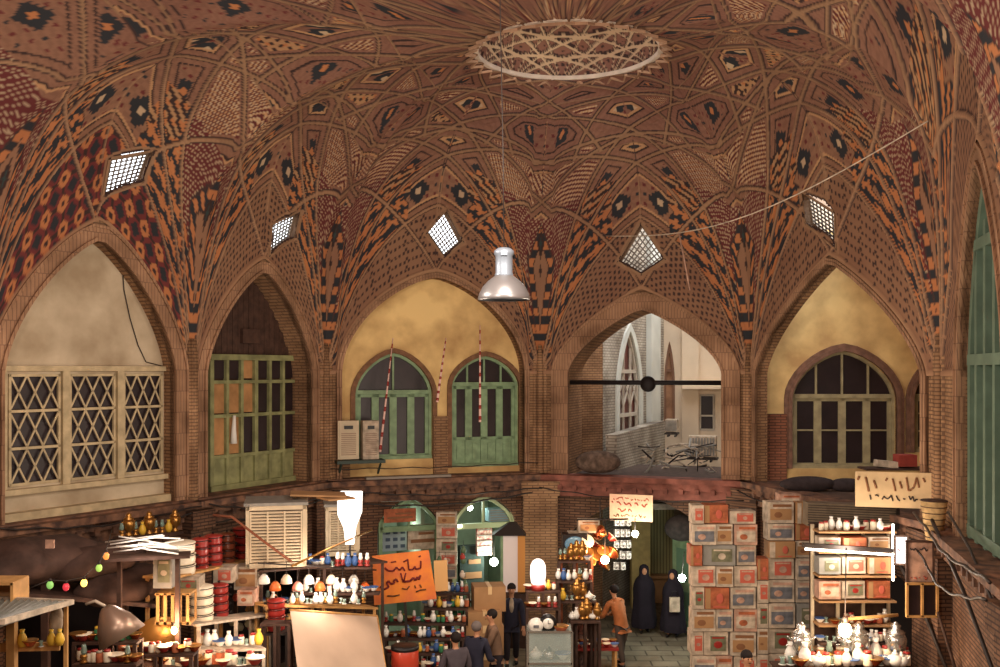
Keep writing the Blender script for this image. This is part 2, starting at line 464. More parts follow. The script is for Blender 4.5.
# rows evenly spaced along the profile of a column
rr_ = np.linspace(1, 0, 4001); zz_ = 6.2*prof(rr_); arc = np.concatenate([[0], np.cumsum(np.hypot(np.diff(rr_)*5.6, np.diff(zz_)))])
def rows(n): return np.interp(np.linspace(0, arc[-1], n+1), arc, rr_)
DOME_MAT = attr_mat('glazed_brick_mosaic')
WINS = []
for b in BAYS:
    fine = b.i < 6
    nu = int(b.L/.026) if fine else 60; nu += nu % 2
    if b.i == 9: nu = 240
    if b.i == 6: nu = 400
    P, col, hole, win = build_bay(b, nu, rows(280 if fine or b.i in (6, 9) else 70))
    n1, n2 = P.shape[:2]
    idx = np.arange(n1*n2).reshape(n1, n2)
    q = np.stack([idx[:-1,:-1], idx[1:,:-1], idx[1:,1:], idx[:-1,1:]], -1).reshape(-1, 4)
    if hole is not None:
        hm = (hole[:-1,:-1] & hole[1:,:-1] & hole[1:,1:] & hole[:-1,1:]).ravel(); q = q[~hm]
    me = bpy.data.meshes.new('ceiling')
    me.vertices.add(n1*n2); me.vertices.foreach_set('co', P.reshape(-1))
    me.loops.add(q.size); me.loops.foreach_set('vertex_index', q.ravel().astype(np.int32))
    me.polygons.add(len(q)); me.polygons.foreach_set('loop_start', np.arange(0, q.size, 4, dtype=np.int32))
    me.polygons.foreach_set('loop_total', np.full(len(q), 4, dtype=np.int32)) if False else None
    me.update(calc_edges=True)
    at_ = me.color_attributes.new('tile', 'FLOAT_COLOR', 'POINT')
    at_.data.foreach_set('color', np.concatenate([np.clip(col*.84, 0, 1), np.ones((n1, n2, 1))], 2).reshape(-1))
    me.materials.append(DOME_MAT); me.validate()
    o = bpy.data.objects.new('ceiling', me); link(o); o['kind'] = 'structure'
    if win: WINS.append((b, win))

# skylights: deep reveal, lattice of bars at the outer end
for b, w in WINS:
    up = Vector((0,0,1)); nrm = ((w[2]-w[0]).cross(w[3]-w[1])).normalized()
    if nrm.dot(b.n) < 0: nrm = -nrm
    vw = (sum(w, Vector())/4-Vector((0,0,EYE))).normalized(); dirn = (nrm*.2+b.n*.35+vw*(.75 if b.i in (0,1,4) else .2)).normalized(); dep = .30
    far = [p+dirn*dep for p in w]
    root = thing('skylight', {
        0:'slanting bright skylight with dense lattice above the plaster arch, leftmost of the five',
        1:'small slanting skylight with white grid above the arch of the green wooden door',
        2:'diamond skylight with lattice above the two green arched balcony doors',
        3:'diamond skylight with crossed wires above the open arch, with a cable strung past it',
        4:'glaring skylight above the cream arch at right, rightmost of the five'}[b.i], 'skylight', group=None)
    root.matrix_world = Matrix.Translation(sum(w, Vector())/4)
    inv = root.matrix_world.inverted()
    L = lambda p: inv @ p
    m = MB()
    for k in range(4):
        a, c = w[k], w[(k+1) % 4]; a2, c2 = far[k], far[(k+1) % 4]
        o_ = ((a+c)/2-sum(w, Vector())/4).normalized()*.05
        m.add([L(a-dirn*.02), L(c-dirn*.02), L(c2), L(a2), L(a-dirn*.02+o_), L(c-dirn*.02+o_), L(c2+o_), L(a2+o_)], [(0,1,2,3),(4,7,6,5),(0,4,5,1),(3,2,6,7)])
    obj('reveal', m, mat('skylight_reveal', (150,118,90), .8, var=.2, scale=3), root)
    g = MB(); f = MB()
    n = 8
    for k in range(1, n):
        t = k/n
        for (a, c, d_, e_) in ((far[0], far[1], far[3], far[2]), (far[0], far[3], far[1], far[2])):
            g.bar(L(a.lerp(c, t)), L(d_.lerp(e_, t)), .03, .02, dirn)
    for k in range(4): f.bar(L(far[k]), L(far[(k+1) % 4]), .06, .06, dirn)
    obj('lattice', g, mat('lattice_wire', (120,112,104), .6, .2), root)
    obj('frame', f, mat('skylight_frame', (150,130,110), .7), root)
    if b.i in (2, 3):
        # a solid pane lower half with bird netting: whiter upper part is open sky
        m2 = MB(); 
        lo = .62 if b.i == 2 else .68
        q0, q1, q3 = far[1], far[1].lerp(far[0], lo), far[1].lerp(far[2], lo)
        m2.add([L(q0+dirn*.02), L(q1+dirn*.02), L(far[0].lerp(far[3], .0)+dirn*.02), L(far[2]+dirn*.02), L(q3+dirn*.02)], [(0,1,2,3,4)])
        obj('netting', m2, mat('sky_netting', (120,110,105), .9, alpha=.35 if b.i == 3 else .2), root)

# ring, zigzag and lantern cap
ring_m = mat('lantern_plaster', (226,208,188), .75, var=.15, scale=4)
m = MB(); N_ = 32
for k in range(N_):
    a0, a1, a2 = [2*PI*(k+t)/N_ for t in (0, .5, 1)]
    def RP(a, ex):
        d = Vector((math.cos(a), math.sin(a), 0)); zz = ZT-ex*.30-.06
        return CEN+d*(RING+ex)+Vector((0,0,zz))
    m.bar(RP(a0, .04), RP(a1, .24), .035, .05); m.bar(RP(a1, .24), RP(a2, .04), .035, .05)
struct('trim_1', m, mat('zigzag_brick', (188,150,120), .8, var=.2, scale=3))
# drum with open slots and shallow cap
m = MB(); ZD = ZT+.04
for k in range(64):
    a0, a1 = 2*PI*k/64, 2*PI*(k+1)/64
    q = [CEN+Vector((math.cos(a)*r_, math.sin(a)*r_, z_)) for a in (a0, a1) for r_, z_ in ((RING-.02,ZT-.03),(RING+.09,ZT-.03),(RING+.09,ZT+.06),(RING-.02,ZT+.06))]
    m.add(q, [(0,4,5,1),(1,5,6,2),(2,6,7,3),(3,7,4,0)])
struct('trim_2', m, ring_m)
nc, nr = 320, 90
tt = np.linspace(0, 1, nr+1); th = np.linspace(0, 2*PI, nc+1)
rr = (RING+.25)*np.sqrt(np.clip(1-tt**2, 0, 1)); zz = ZD-.05+1.25*tt
TH, RRR = np.meshgrid(th, rr, indexing='ij'); ZZ = np.repeat(zz[None,:], nc+1, 0)
P = np.stack([CEN.x+RRR*np.cos(TH), CEN.y+RRR*np.sin(TH), ZZ], -1)
Wc = np.repeat((1-np.arcsin(np.clip(tt, 0, 1))/(PI/2))[None,:], nc+1, 0); D = np.full(Wc.shape, 9.0)
for k in (3, 4, 5):
    h = PI*k/12
    for mm in range(12):
        de = (TH-mm*PI/6) % (2*PI); ok = de <= 2*h
        f = math.cos(h)/np.cos(np.where(ok, de-h, 0)); D = np.where(ok, np.minimum(D, np.abs(Wc-f)*2.3), D)
col = np.zeros(Wc.shape+(3,)); col[:] = C_RED
gx = np.floor(P[...,0]/.07).astype(int); gy = np.floor(P[...,1]/.07).astype(int)
col[(D > .13) & (gx % 2 == 0) & (gy % 2 == 0)] = C_DARK; col[(D > .2) & (gx % 3 == 0) & (gy % 3 == 0)] = C_CRM
col[D < .06] = C_DARK; col[D < .032] = C_CRM
P[...,2] -= np.where(D < .045, .05, 0)
idx = np.arange((nc+1)*(nr+1)).reshape(nc+1, nr+1)
q = np.stack([idx[:-1,:-1], idx[1:,:-1], idx[1:,1:], idx[:-1,1:]], -1).reshape(-1, 4)
tc_ = (TH[:-1,:-1]*8/(2*PI)) % 1; near_ = np.sin(TH[:-1,:-1]) < -.15; slot = near_ & (np.abs(tc_-.5) < .36) & (ZZ[:-1,:-1] > ZD+.12) & (ZZ[:-1,:-1] < ZD+.62)
q = q[~slot.ravel()]
me = bpy.data.meshes.new('ceiling'); me.from_pydata(P.reshape(-1, 3).tolist(), [], q.tolist())
at_ = me.color_attributes.new('tile', 'FLOAT_COLOR', 'POINT')
at_.data.foreach_set('color', np.concatenate([col, np.ones(Wc.shape+(1,))], -1).reshape(-1)); me.materials.append(DOME_MAT)
o = bpy.data.objects.new('ceiling', me); link(o); o['kind'] = 'structure'
# ---------------------------------------------------------------- walls
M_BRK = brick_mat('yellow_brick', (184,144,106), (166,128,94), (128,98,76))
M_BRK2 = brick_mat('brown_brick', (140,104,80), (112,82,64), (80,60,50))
M_BAND = brick_mat('arch_brick', (184,144,112), (168,130,100), (142,108,86), w=.07, h=.4, ms=.008)
M_PLAS = mat('cream_plaster', (232,200,136), .85, var=.30, scale=1.1, rgb2=(188,150,98), bump=.3)
M_PLAG = mat('grey_plaster', (204,188,160), .85, var=.25, scale=.9, rgb2=(160,140,112), bump=.2)
M_SAGE = mat('sage_green_paint', (134,160,122), .55, var=.25, scale=5)
M_OLIVE = mat('olive_green_paint', (140,140,96), .6, var=.35, scale=4)
M_CREAMW = mat('cream_paint', (196,176,138), .6, var=.25, scale=5)
M_GLASSD = mat('dark_window_glass', (44,32,34), .4, spec=.4, var=.3, scale=3)
M_DKW = mat('dark_brown_wood', (74,52,42), .7, var=.4, scale=6)
M_MOLD = mat('carved_cornice', (128,92,70), .8, var=.45, scale=5, rgb2=(70,52,46), bump=.5)
M_REDB = mat('worn_red_beam', (138,84,70), .8, var=.4, scale=4)
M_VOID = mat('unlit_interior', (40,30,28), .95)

def arch_pts(x0, x1, zs, zp, p=1.3, q=.6, n=14, zb=None):
    c = (x0+x1)/2; h = (x1-x0)/2; pts = []
    if zb is not None: pts.append((x0, zb))
    for k in range(n+1):
        t = .5-.5*math.cos(PI*k/n); x = x0+(x1-x0)*t; w = abs(x-c)/h
        pts.append((x, zs+(zp-zs)*max(0, 1-w**p)**q))
    if zb is not None: pts.append((x1, zb))
    return pts
def band(mb, pin, pout, d0, d1):
    n = len(pin)
    vs = [(x, d0, z) for x, z in pin]+[(x, d0, z) for x, z in pout]+[(x, d1, z) for x, z in pin]+[(x, d1, z) for x, z in pout]
    fs = []
    for i in range(n-1):
        fs += [(i,i+1,n+i+1,n+i),(2*n+i,3*n+i,3*n+i+1,2*n+i+1),(i,2*n+i,2*n+i+1,i+1),(n+i,n+i+1,3*n+i+1,3*n+i)]
    fs += [(0,n,3*n,2*n),(n-1,3*n-1,4*n-1,2*n-1)]
    mb.add(vs, fs)
def offs(pts, d):
    """push an outline outwards from its centre line by d (arches)"""
    out = []; n = len(pts)
    for i, (x, z) in enumerate(pts):
        x0, z0 = pts[max(i-1, 0)]; x1, z1 = pts[min(i+1, n-1)]
        tx, tz = x1-x0, z1-z0; L = math.hypot(tx, tz) or 1
        out.append((x-tz/L*d, z+tx/L*d))
    return out

tr = [3]
def trim(mb, m, M):
    o = struct('trim_%d' % tr[0], mb, m, M); tr[0] += 1; return o
LOW = {}
for b in BAYS:
    solid = b.i > 5
    L = b.L
    # upper wall with the big arch cut out
    top = [(0, ZS)]+[(t*L, b.za(t*L)+.14) for t in np.linspace(.0, 1, 61)]+[(L, ZS)]
    out = [(0, LEDGE-.35)]+top[1:-1]+[(L, LEDGE-.35)]
    mb = MB()
    thick = {0:.28,1:.55,2:.30,3:1.3,4:.25,5:.3}.get(b.i, .3)
    inn = b.inner(32, LEDGE+.001)
    if solid: mb.plate(out, [], 0, .3)
    else:
        hole = inn
        o2 = [(0, LEDGE-.35)]+top[1:-1]+[(L, LEDGE-.35),(inn[-1][0], LEDGE-.35)]+inn[::-1]+[(inn[0][0], LEDGE-.35)]
        mb.plate(o2, [], 0, thick)
    struct('wall_'+b.name, mb, M_BRK, b.M)
    # moulded brick band round the arch
    if not solid:
        mb = MB(); pin = offs(inn, .0); pout = offs(inn, b.band)
        pout = [(min(max(x, .03), L-.03), z) for x, z in pout]
        pout[0] = (pin[0][0]-b.band, pin[0][1]); pout[-1] = (pin[-1][0]+b.band, pin[-1][1])
        band(mb, pin, pout, -.045, .10)
        band(mb, offs(inn, -.0), offs(inn, .06), -.085, .05)
        band(mb, offs(pin, b.band-.05), offs(pin, b.band), -.08, .05)
        trim(mb, M_BAND, b.M)
    # ledge / cornice
    mb = MB()
    if b.i in (0, 1, 2): mb.box((L/2, .45, LEDGE-.12), (L-.1, 1.2, .30))
    mb.box((L/2, -.10, LEDGE-.06), (L+.1, .50, .12)); mb.box((L/2, -.03, LEDGE-.20), (L+.06, .34, .16)); mb.box((L/2, .04, LEDGE-.40), (L+.02, .26, .24))
    for k in range(int(L/.36)): mb.box((.2+k*.36, -.13, LEDGE-.30), (.10, .22, .12))
    trim(mb, M_REDB if b.i == 3 else M_MOLD, b.M)

#x at the corners
for i in range(0, 7):
    v = V[i]; b0, b1 = BAYS[i-1], BAYS[i]
    inw = -(b0.n+b1.n).normalized(); rt = Vector((-inw.y, inw.x, 0))
    mb = MB()
    tw = {0:.6,1:.6,2:.9,3:1,4:.85,5:1.2}.get(i, 1)
    for t, r, o_ in ((-.24*tw,.05,.02),(-.13*tw,.06,.06),(0,.08,.09),(.13*tw,.06,.06),(.24*tw,.05,.02)):
        c = v+rt*t+inw*(o_-.03)
        mb.tube([c+Vector((0,0,z)) for z in (LEDGE, LEDGE+.1, LEDGE+.12, ZS+.25, ZS+.7)], [r*1.3, r*1.3, r, r, r*.6], 10)
    trim(mb, M_BRK, Matrix())
    # lower brick pillar
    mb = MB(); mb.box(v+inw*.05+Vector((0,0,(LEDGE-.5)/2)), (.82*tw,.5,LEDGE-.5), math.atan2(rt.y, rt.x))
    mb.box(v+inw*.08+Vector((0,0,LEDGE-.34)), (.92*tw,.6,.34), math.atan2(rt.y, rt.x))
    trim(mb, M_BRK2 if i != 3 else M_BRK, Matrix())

# lower storey plates with the shop openings
def low_wall(b, holes, thick, m):
    out = [(0,0),(0,LEDGE-.34),(L_(b),LEDGE-.34),(L_(b),0)]
    # openings reach the floor: cut them as notches
    poly = [(0, LEDGE-.34)]+[(0,0)]
    for h in holes: poly += h
    poly += [(b.L, 0), (b.L, LEDGE-.34)]
    mb = MB(); mb.plate(poly, [], 0.05, thick)
    struct('wall_'+b.name, mb, m, b.M)
def L_(b): return b.L
b = BAYS[2]
x0 = b.P(378, 560)[0]; x1 = b.P(440, 560)[0]; x2 = b.P(453, 560)[0]; x3 = b.P(516, 560)[0]
zt1 = b.P(408, 488)[1]; zt2 = b.P(484, 490)[1]
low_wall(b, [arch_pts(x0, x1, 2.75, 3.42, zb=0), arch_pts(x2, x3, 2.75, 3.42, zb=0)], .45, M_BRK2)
LOW[2] = (x0, x1, x2, x3)
b = BAYS[3]
x4 = .45; x5 = b.L-.4
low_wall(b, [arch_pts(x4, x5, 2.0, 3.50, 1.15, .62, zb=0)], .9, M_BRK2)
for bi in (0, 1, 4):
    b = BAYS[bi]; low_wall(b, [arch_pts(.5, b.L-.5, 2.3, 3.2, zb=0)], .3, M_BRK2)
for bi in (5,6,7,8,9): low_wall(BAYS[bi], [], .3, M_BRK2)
# shop rooms behind the openings: floor to ceiling boxes open at the front
def room(b, s0, s1, z0, z1, d0, d1, m, nm='wall_shop'):
    mb = MB(); t = .05
    mb.box(((s0+s1)/2, d1, (z0+z1)/2), (s1-s0, t, z1-z0)); mb.box((s0, (d0+d1)/2, (z0+z1)/2), (t, d1-d0, z1-z0)); mb.box((s1, (d0+d1)/2, (z0+z1)/2), (t, d1-d0, z1-z0))
    mb.box(((s0+s1)/2, (d0+d1)/2, z1), (s1-s0, d1-d0, t)); mb.box(((s0+s1)/2, (d0+d1)/2, z0-.03), (s1-s0, d1-d0, t))
    return struct(nm, mb, m, b.M)
M_SHOP = mat('shop_wall_green_grey', (140,150,128), .8, var=.2, scale=2)
room(BAYS[2], .15, 2.38, 0.03, 3.5, .46, 3.0, M_SHOP, 'wall_shop_left')
room(BAYS[2], 2.42, 4.9, 0.03, 3.5, .46, 3.0, M_SHOP, 'wall_shop_right')
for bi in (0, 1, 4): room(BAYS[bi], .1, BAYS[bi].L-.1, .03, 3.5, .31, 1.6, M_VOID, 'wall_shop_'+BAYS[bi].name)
# floor
mb = MB(); mb.box((0, 14, -.1), (44, 60, .2))
M_FLOOR = brick_mat('stone_paving', (150,140,120), (132,122,104), (96,88,76), w=.6, h=.4, ms=.02, rough=.45)
nt = M_FLOOR.node_tree
for l in list(nt.links):
    if l.to_node.type == 'COMBXYZ': nt.links.remove(l)
sp = [n for n in nt.nodes if n.type == 'SEPXYZ'][0]; cb = [n for n in nt.nodes if n.type == 'COMBXYZ'][0]
nt.links.new(sp.outputs['X'], cb.inputs['X']); nt.links.new(sp.outputs['Y'], cb.inputs['Y'])
struct('floor', mb, M_FLOOR)

wn = [1]; dn = [1]
def wroot(kind, b, s, z, d):
    n = wn if kind == 'window' else dn
    o = bpy.data.objects.new('%s_%d' % (kind, n[0]), None); n[0] += 1; COL.objects.link(o)
    o.matrix_world = b.M @ Matrix.Translation((s, d, z)); o['kind'] = 'structure'; return o

# ---- bay 0: plaster lunette with three lattice windows
b = BAYS[0]; D = .28
pane = [(8,60,374,487),(68.5,115,375,480),(122.5,162,377,474)]
inn = b.inner(32)
rects = []
for (xa, xb, ya, yb) in pane:
    s0, z1 = b.P(xa, ya, D); s1, _ = b.P(xb, (ya), D); _, z0 = b.P(xa, yb, D)
    rects.append((s0, s1, z0, z1))
zt = max(r[3] for r in rects); zb_ = min(r[2] for r in rects)
rects = [(a, c, zb_, zt) for a, c, _, _ in rects]
mb = MB(); o_ = [(0.3, LEDGE-.1)]+[(x, z+.1) for x, z in offs(inn, .1)[1:-1]]+[(b.L-.3, LEDGE-.1)]
mb.plate(o_, [[(a,z0),(a,z1),(c,z1),(c,z0)] for a, c, z0, z1 in rects], D, D+.12)
struct('wall_left', mb, M_PLAG, b.M)
mb = MB(); sL, sR = rects[0][0]-.10, rects[2][1]+.12
mb.box(((sL+sR)/2, D-.03, zt+.09), (sR-sL+.1, .10, .09)); mb.box(((sL+sR)/2, D-.05, zb_-.09), (sR-sL+.1, .16, .09))
for s_ in (sL, (rects[0][1]+rects[1][0])/2, (rects[1][1]+rects[2][0])/2, sR): mb.box((s_, D-.03, (zt+zb_)/2), (.14 if s_ not in (sL, sR) else .08, .09, zt-zb_+.1))
mb.box(((sL+sR)/2, D-.08, LEDGE+.08), (sR-sL+.3, .25, .16))
trim(mb, M_CREAMW, b.M)
for (a, c, z0, z1) in rects:
    r = wroot('window', b, 0, 0, 0)
    f = MB(); w = .045
    for q in ((a+w/2, (z0+z1)/2, w, z1-z0), (c-w/2, (z0+z1)/2, w, z1-z0)): f.box((q[0], D, q[1]), (q[2], .05, q[3]))
    for k in range(4):
        z = z0+(z1-z0)*k/3; f.box(((a+c)/2, D, min(max(z, z0+w/2), z1-w/2)), (c-a, .05, w))
    obj('window_frame', f, M_CREAMW, r)
    g = MB(); N = 3
    for k in range(3):
        za_, zb2 = z0+(z1-z0)*k/3+w/2, z0+(z1-z0)*(k+1)/3-w/2; h = zb2-za_
        wd = (c-a-2*w)/2.9; x = a+w
        # three criss-cross pairs, clipped at the frame
        for st in (-1.05, -.05, .95, 1.95):
            for sg in (1, -1):
                xs, xe = a+w+wd*st+(0 if sg > 0 else wd*.5), a+w+wd*st+(wd*.5 if sg > 0 else 0)
                xs, xe = a+w+st*wd, a+w+st*wd+wd
                p0 = [xs, za_ if sg > 0 else zb2]; p1 = [xe, zb2 if sg > 0 else za_]
                lo, hi = a+w, c-w
                def clip(p, q):
                    if p[0] < lo: t = (lo-p[0])/(q[0]-p[0]); return [lo, p[1]+(q[1]-p[1])*t]
                    if p[0] > hi: t = (hi-p[0])/(q[0]-p[0]); return [hi, p[1]+(q[1]-p[1])*t]
                    return p
                if p1[0] <= lo or p0[0] >= hi: continue
                a_, b_ = clip(p0, p1), clip(p1, p0)
                g.bar((a_[0], D-.01, a_[1]), (b_[0], D-.01, b_[1]), .03, .02, (0,1,0))
    obj('lattice', g, M_CREAMW, r)
    p = MB(); p.box(((a+c)/2, D+.05, (z0+z1)/2), (c-a, .01, z1-z0)); obj('pane', p, M_GLASSD, r)

# ---- bay 1: olive door partition, boarded tympanum
b = BAYS[1]; D = .50
inn = b.inner(32)
s0, zt = b.P(210, 357, D); s1, _ = b.P(309, 363, D); zb_ = LEDGE+.02
s0 = max(s0, inn[0][0]-.05); s1 = min(s1, inn[-1][0]+.05)
mb = MB(); pts = offs(inn, .12)[1:-1]; o_ = [(pts[0][0], LEDGE)]+pts+[(pts[-1][0], LEDGE)]
mb.plate(o_, [], D+.06, D+.14); struct('wall_back_left', mb, M_DKW, b.M)
mb = MB()
k = 0; x = inn[0][0]
while x < inn[-1][0]:
    zz = 0
    for (xa, za_) in inn:
        pass
    w_ = (x+.08-(.5*b.L))/(b.L/2-.30-b.band); w_ = max(-1, min(1, w_)); ztop = ZS+(b.zp-b.band*1.15-ZS)*b.g(w_)
    if ztop > zt+.1: mb.box((x+.08, D+.03, (zt+ztop)/2), (.145, .04, ztop-zt))
    x += .155
mb.box((b.L/2+.1, D-.02, zt+.45), (.5,.12,.3))
trim(mb, M_DKW, b.M)
r = wroot('door', b, 0, 0, 0)
f = MB(); W_ = s1-s0
f.box(((s0+s1)/2, D-.03, zt), (W_+.1, .12, .12)); f.box(((s0+s1)/2, D-.03, zb_+.06), (W_+.1, .12, .12))
cols = [0, .17, .335, .50, .67, .835, 1.0]
for c_ in cols: f.box((s0+W_*c_, D-.02, (zt+zb_)/2), (.10 if c_ in (0,.5,1) else .075, .09, zt-zb_))
H = zt-zb_
for fr in (.26, .57, .83): f.box(((s0+s1)/2, D-.02, zb_+H*fr*.98), (W_, .08, .07))
obj('door_frame', f, M_OLIVE, r)
p = MB(); 
for k in range(6): p.box((s0+W_*(cols[k]+cols[k+1])/2, D+.01, zb_+H*.13), (W_*.15, .04, H*.24))
obj('bottom_panel', p, M_OLIVE, r)
p = MB(); gl = MB(); mustard = MB()
for k in range(6):
    for (f0, f1) in ((.27,.56),(.58,.82),(.84,.98)):
        q = (s0+W_*(cols[k]+cols[k+1])/2, D+.02, zb_+H*(f0+f1)/2); dd = (W_*.14, .02, H*(f1-f0))
        (mustard if (k in (0,1) and f0 < .8) or (k == 2 and f0 > .5) else gl).box(q, dd)
obj('pane', gl, M_GLASSD, r); obj('curtained_pane', mustard, mat('mustard_cloth', (176,130,84), .9, var=.3, scale=3), r, label='tan curtain pressed behind the missing panes')
hd = MB(); q = b.P(233, 430, D-.1); hd.tube([(q[0], D-.12, q[1]-.28), (q[0], D-.12, q[1]), (q[0]+.02, D-.12, q[1]+.3)], [.07,.05,.03], 10)
tag(obj('rolled_paper', hd, mat('white_paper', (230,225,215), .8), None, b.M), 'white rolled paper standing upright in the broken pane of the olive door', 'paper')

# ---- arched glazed doors
def arch_door(b, D, xa, xb, ytop, ytr, ybot, m, nm, leaves=4, fan=3, panel=.25, p=1.5, q=.55, lights=1, extra=None):
    xm = (xa+xb)/2
    s0, zb = b.P(xa, ybot, D); s1, _ = b.P(xb, ybot, D); _, zt = b.P(xm, ytop, D); _, ztr = b.P(xm, ytr, D); _, zb = b.P(xm, ybot, D)
    return arch_door_s(b, D, s0, s1, zt, ztr, zb, m, nm, leaves, fan, panel, p, q, lights)
def arch_door_s(b, D, s0, s1, zt, ztr, zb, m, nm, leaves, fan, panel, p, q, lights):
    r = wroot(nm, b, 0, 0, 0); W = s1-s0
    hole = arch_pts(s0, s1, ztr-.05, zt, p, q, 16, zb)
    f = MB(); pin = offs(hole, -.07); pin[0] = (s0+.07, zb); pin[-1] = (s1-.07, zb)
    band(f, pin, hole, D-.05, D+.06)
    f.box(((s0+s1)/2, D, ztr), (W, .12, .09)); f.box(((s0+s1)/2, D-.02, zb+.04), (W, .14, .08))
    c = (s0+s1)/2
    for k in range(1, fan+1):
        x = s0+W*k/(fan+1); w_ = abs(x-c)/(W/2); zz = ztr-.05+(zt-ztr+.05)*max(0, 1-w_**p)**q
        f.box((x, D+.01, (ztr+zz)/2), (.045, .05, zz-ztr))
    obj(nm+'_frame', f, m, r)
    lw = (W-.14)/leaves
    for k in range(leaves):
        l = MB(); xa, xb = s0+.07+lw*k, s0+.07+lw*(k+1); zp_ = zb+.08+(ztr-zb)*panel; st = min(.085, lw*.22)
        l.box((xa+st/2, D+.01, (zb+ztr)/2), (st, .05, ztr-zb-.1)); l.box((xb-st/2, D+.01, (zb+ztr)/2), (st, .05, ztr-zb-.1))
        l.box(((xa+xb)/2, D+.01, ztr-.08), (lw, .05, .08)); l.box(((xa+xb)/2, D+.01, zp_), (lw, .05, .07))
        if panel > .05:
            l.box(((xa+xb)/2, D+.03, (zb+.05+zp_)/2), (lw, .02, zp_-zb-.05)); l.box(((xa+xb)/2, D+.012, (zb+.05+zp_)/2), (lw*.5, .03, (zp_-zb)*.55))
        for j in range(1, lights): l.box(((xa+xb)/2, D+.01, zp_+(ztr-zp_)*j/lights), (lw, .04, .035))
        obj('leaf', l, m, r)
    g = MB(); g.plate(hole, [], D+.045, D+.055); obj('pane', g, M_GLASSD, r)
    return hole
def lunette(b, D, holes, m, name, inn=None):
    inn = inn or b.inner(32)
    pts = offs(inn, .12)[1:-1]; o_ = [(pts[0][0]-.0, LEDGE-.05)]+pts+[(pts[-1][0]+.0, LEDGE-.05)]
    mb = MB(); mb.plate(o_, [[h[0]]+h[1:] for h in holes], D, D+.25)
    struct(name, mb, m, b.M)
b = BAYS[2]; D = .30
h1 = arch_door(b, D+.12, 354, 431, 353, 392, 459, M_SAGE, 'door', 4, 1, .0, lights=1)
h2 = arch_door(b, D+.12, 450, 517, 356, 384, 466, M_SAGE, 'door', 4, 3, .30, lights=1)
h1 = [(x, max(z, LEDGE+.02)) for x, z in h1]; h2 = [(x, max(z, LEDGE+.02)) for x, z in h2]
lunette(b, D, [h1, h2], M_PLAS, 'wall_back')
mb = MB()
for h in (h1, h2):
    po = offs(h, .11); po[0] = (h[0][0]-.11, h[0][1]); po[-1] = (h[-1][0]+.11, h[-1][1]); band(mb, h, po, D-.05, D+.05)
trim(mb, mat('brown_arch_trim', (128,92,66), .8, var=.3), b.M)
mb = MB(); s_, _ = b.P(440, 430, D); mb.box((s_, D-.03, LEDGE+.7), (.34, .12, 1.4)); s_, _ = b.P(346, 430, D); mb.box((s_-.02, D-.03, LEDGE+.6), (.2,.12,1.3))
trim(mb, M_BRK, b.M)

# ---- bay 4: frontal wall set back behind the right arch
class Frontal(Bay):
    def __init__(s, x0, x1, Y, ang=0):
        s.a = Vector((x0, Y, 0)); s.e = Vector((math.cos(ang), math.sin(ang), 0)); s.n = Vector((-s.e.y, s.e.x, 0)); s.L = (x1-x0)
        s.M = Matrix(((s.e.x, s.n.x, 0, s.a.x),(s.e.y, s.n.y, 0, s.a.y),(0,0,1,0),(0,0,0,1)))
FB = Frontal(5.4, 12.0, 22.9, -.03)
pxa = FB.P(790, 400)[0]; pxb = FB.P(894, 400)[0]
h1 = arch_door(FB, .12, 790, 894, 351, 396, 468, mat('khaki_window_paint', (164,152,116), .6, var=.25, scale=5), 'window', 4, 3, .0, 1.5, .55, lights=2)
h2 = arch_door(FB, .12, 911, 985, 357, 396, 452, MATS['khaki_window_paint'], 'window', 4, 3, .0, 1.5, .55, lights=3)
mb = MB(); mb.plate([(0, 3.2),(0, 9.6),(6.4, 9.6),(6.4, 3.2)], [h1, h2], 0, .3); struct('wall_right', mb, M_PLAS, FB.M)
mb = MB()
for h in (h1, h2):
    po = offs(h, .17); po[0] = (h[0][0]-.17, h[0][1]); po[-1] = (h[-1][0]+.17, h[-1][1]); band(mb, h, po, -.06, .05)
    po = offs(h, .09); po[0] = (h[0][0]-.09, h[0][1]); po[-1] = (h[-1][0]+.09, h[-1][1]); band(mb, h, po, -.10, .05)
trim(mb, mat('mauve_brick_trim', (128,94,76), .8, var=.3), FB.M)
s_, _ = FB.P(770, 450); mb = MB(); mb.box((s_, -.02, LEDGE+.55), (.72, .14, 1.9)); trim(mb, brick_mat('red_brick', (172,112,84), (150,98,74), (110,76,60)), FB.M)
# floor of the balcony between the arch and the window wall, its side and soffit
mb = MB(); mb.add([(5.7,22.6,LEDGE-.02),(7.4,16.5,LEDGE-.02),(12.2,16.5,LEDGE-.02),(12.2,22.9,LEDGE-.02),(5.4,22.9,LEDGE-.02),
                   (5.7,22.6,LEDGE-.3),(7.4,16.5,LEDGE-.3),(12.2,16.5,LEDGE-.3),(12.2,22.9,LEDGE-.3),(5.4,22.9,LEDGE-.3)],
                  [(0,1,2,3,4),(9,8,7,6,5),(0,5,6,1),(1,6,7,2),(2,7,8,3),(3,8,9,4),(4,9,5,0)])
struct('floor', mb, mat('balcony_slab', (96,74,62), .9, var=.3, scale=2))
mb = MB(); mb.box((10.0, 19.6, 9.5), (4.6, 7, .1)); mb.box((12.0, 19.6, 6.6), (.1, 7, 6)); struct('ceiling', mb, M_PLAS)
mb = MB(); mb.box((9.8, 16.55, 6.6), (4.6, .1, 6)); struct('wall_right_rear', mb, M_PLAS)

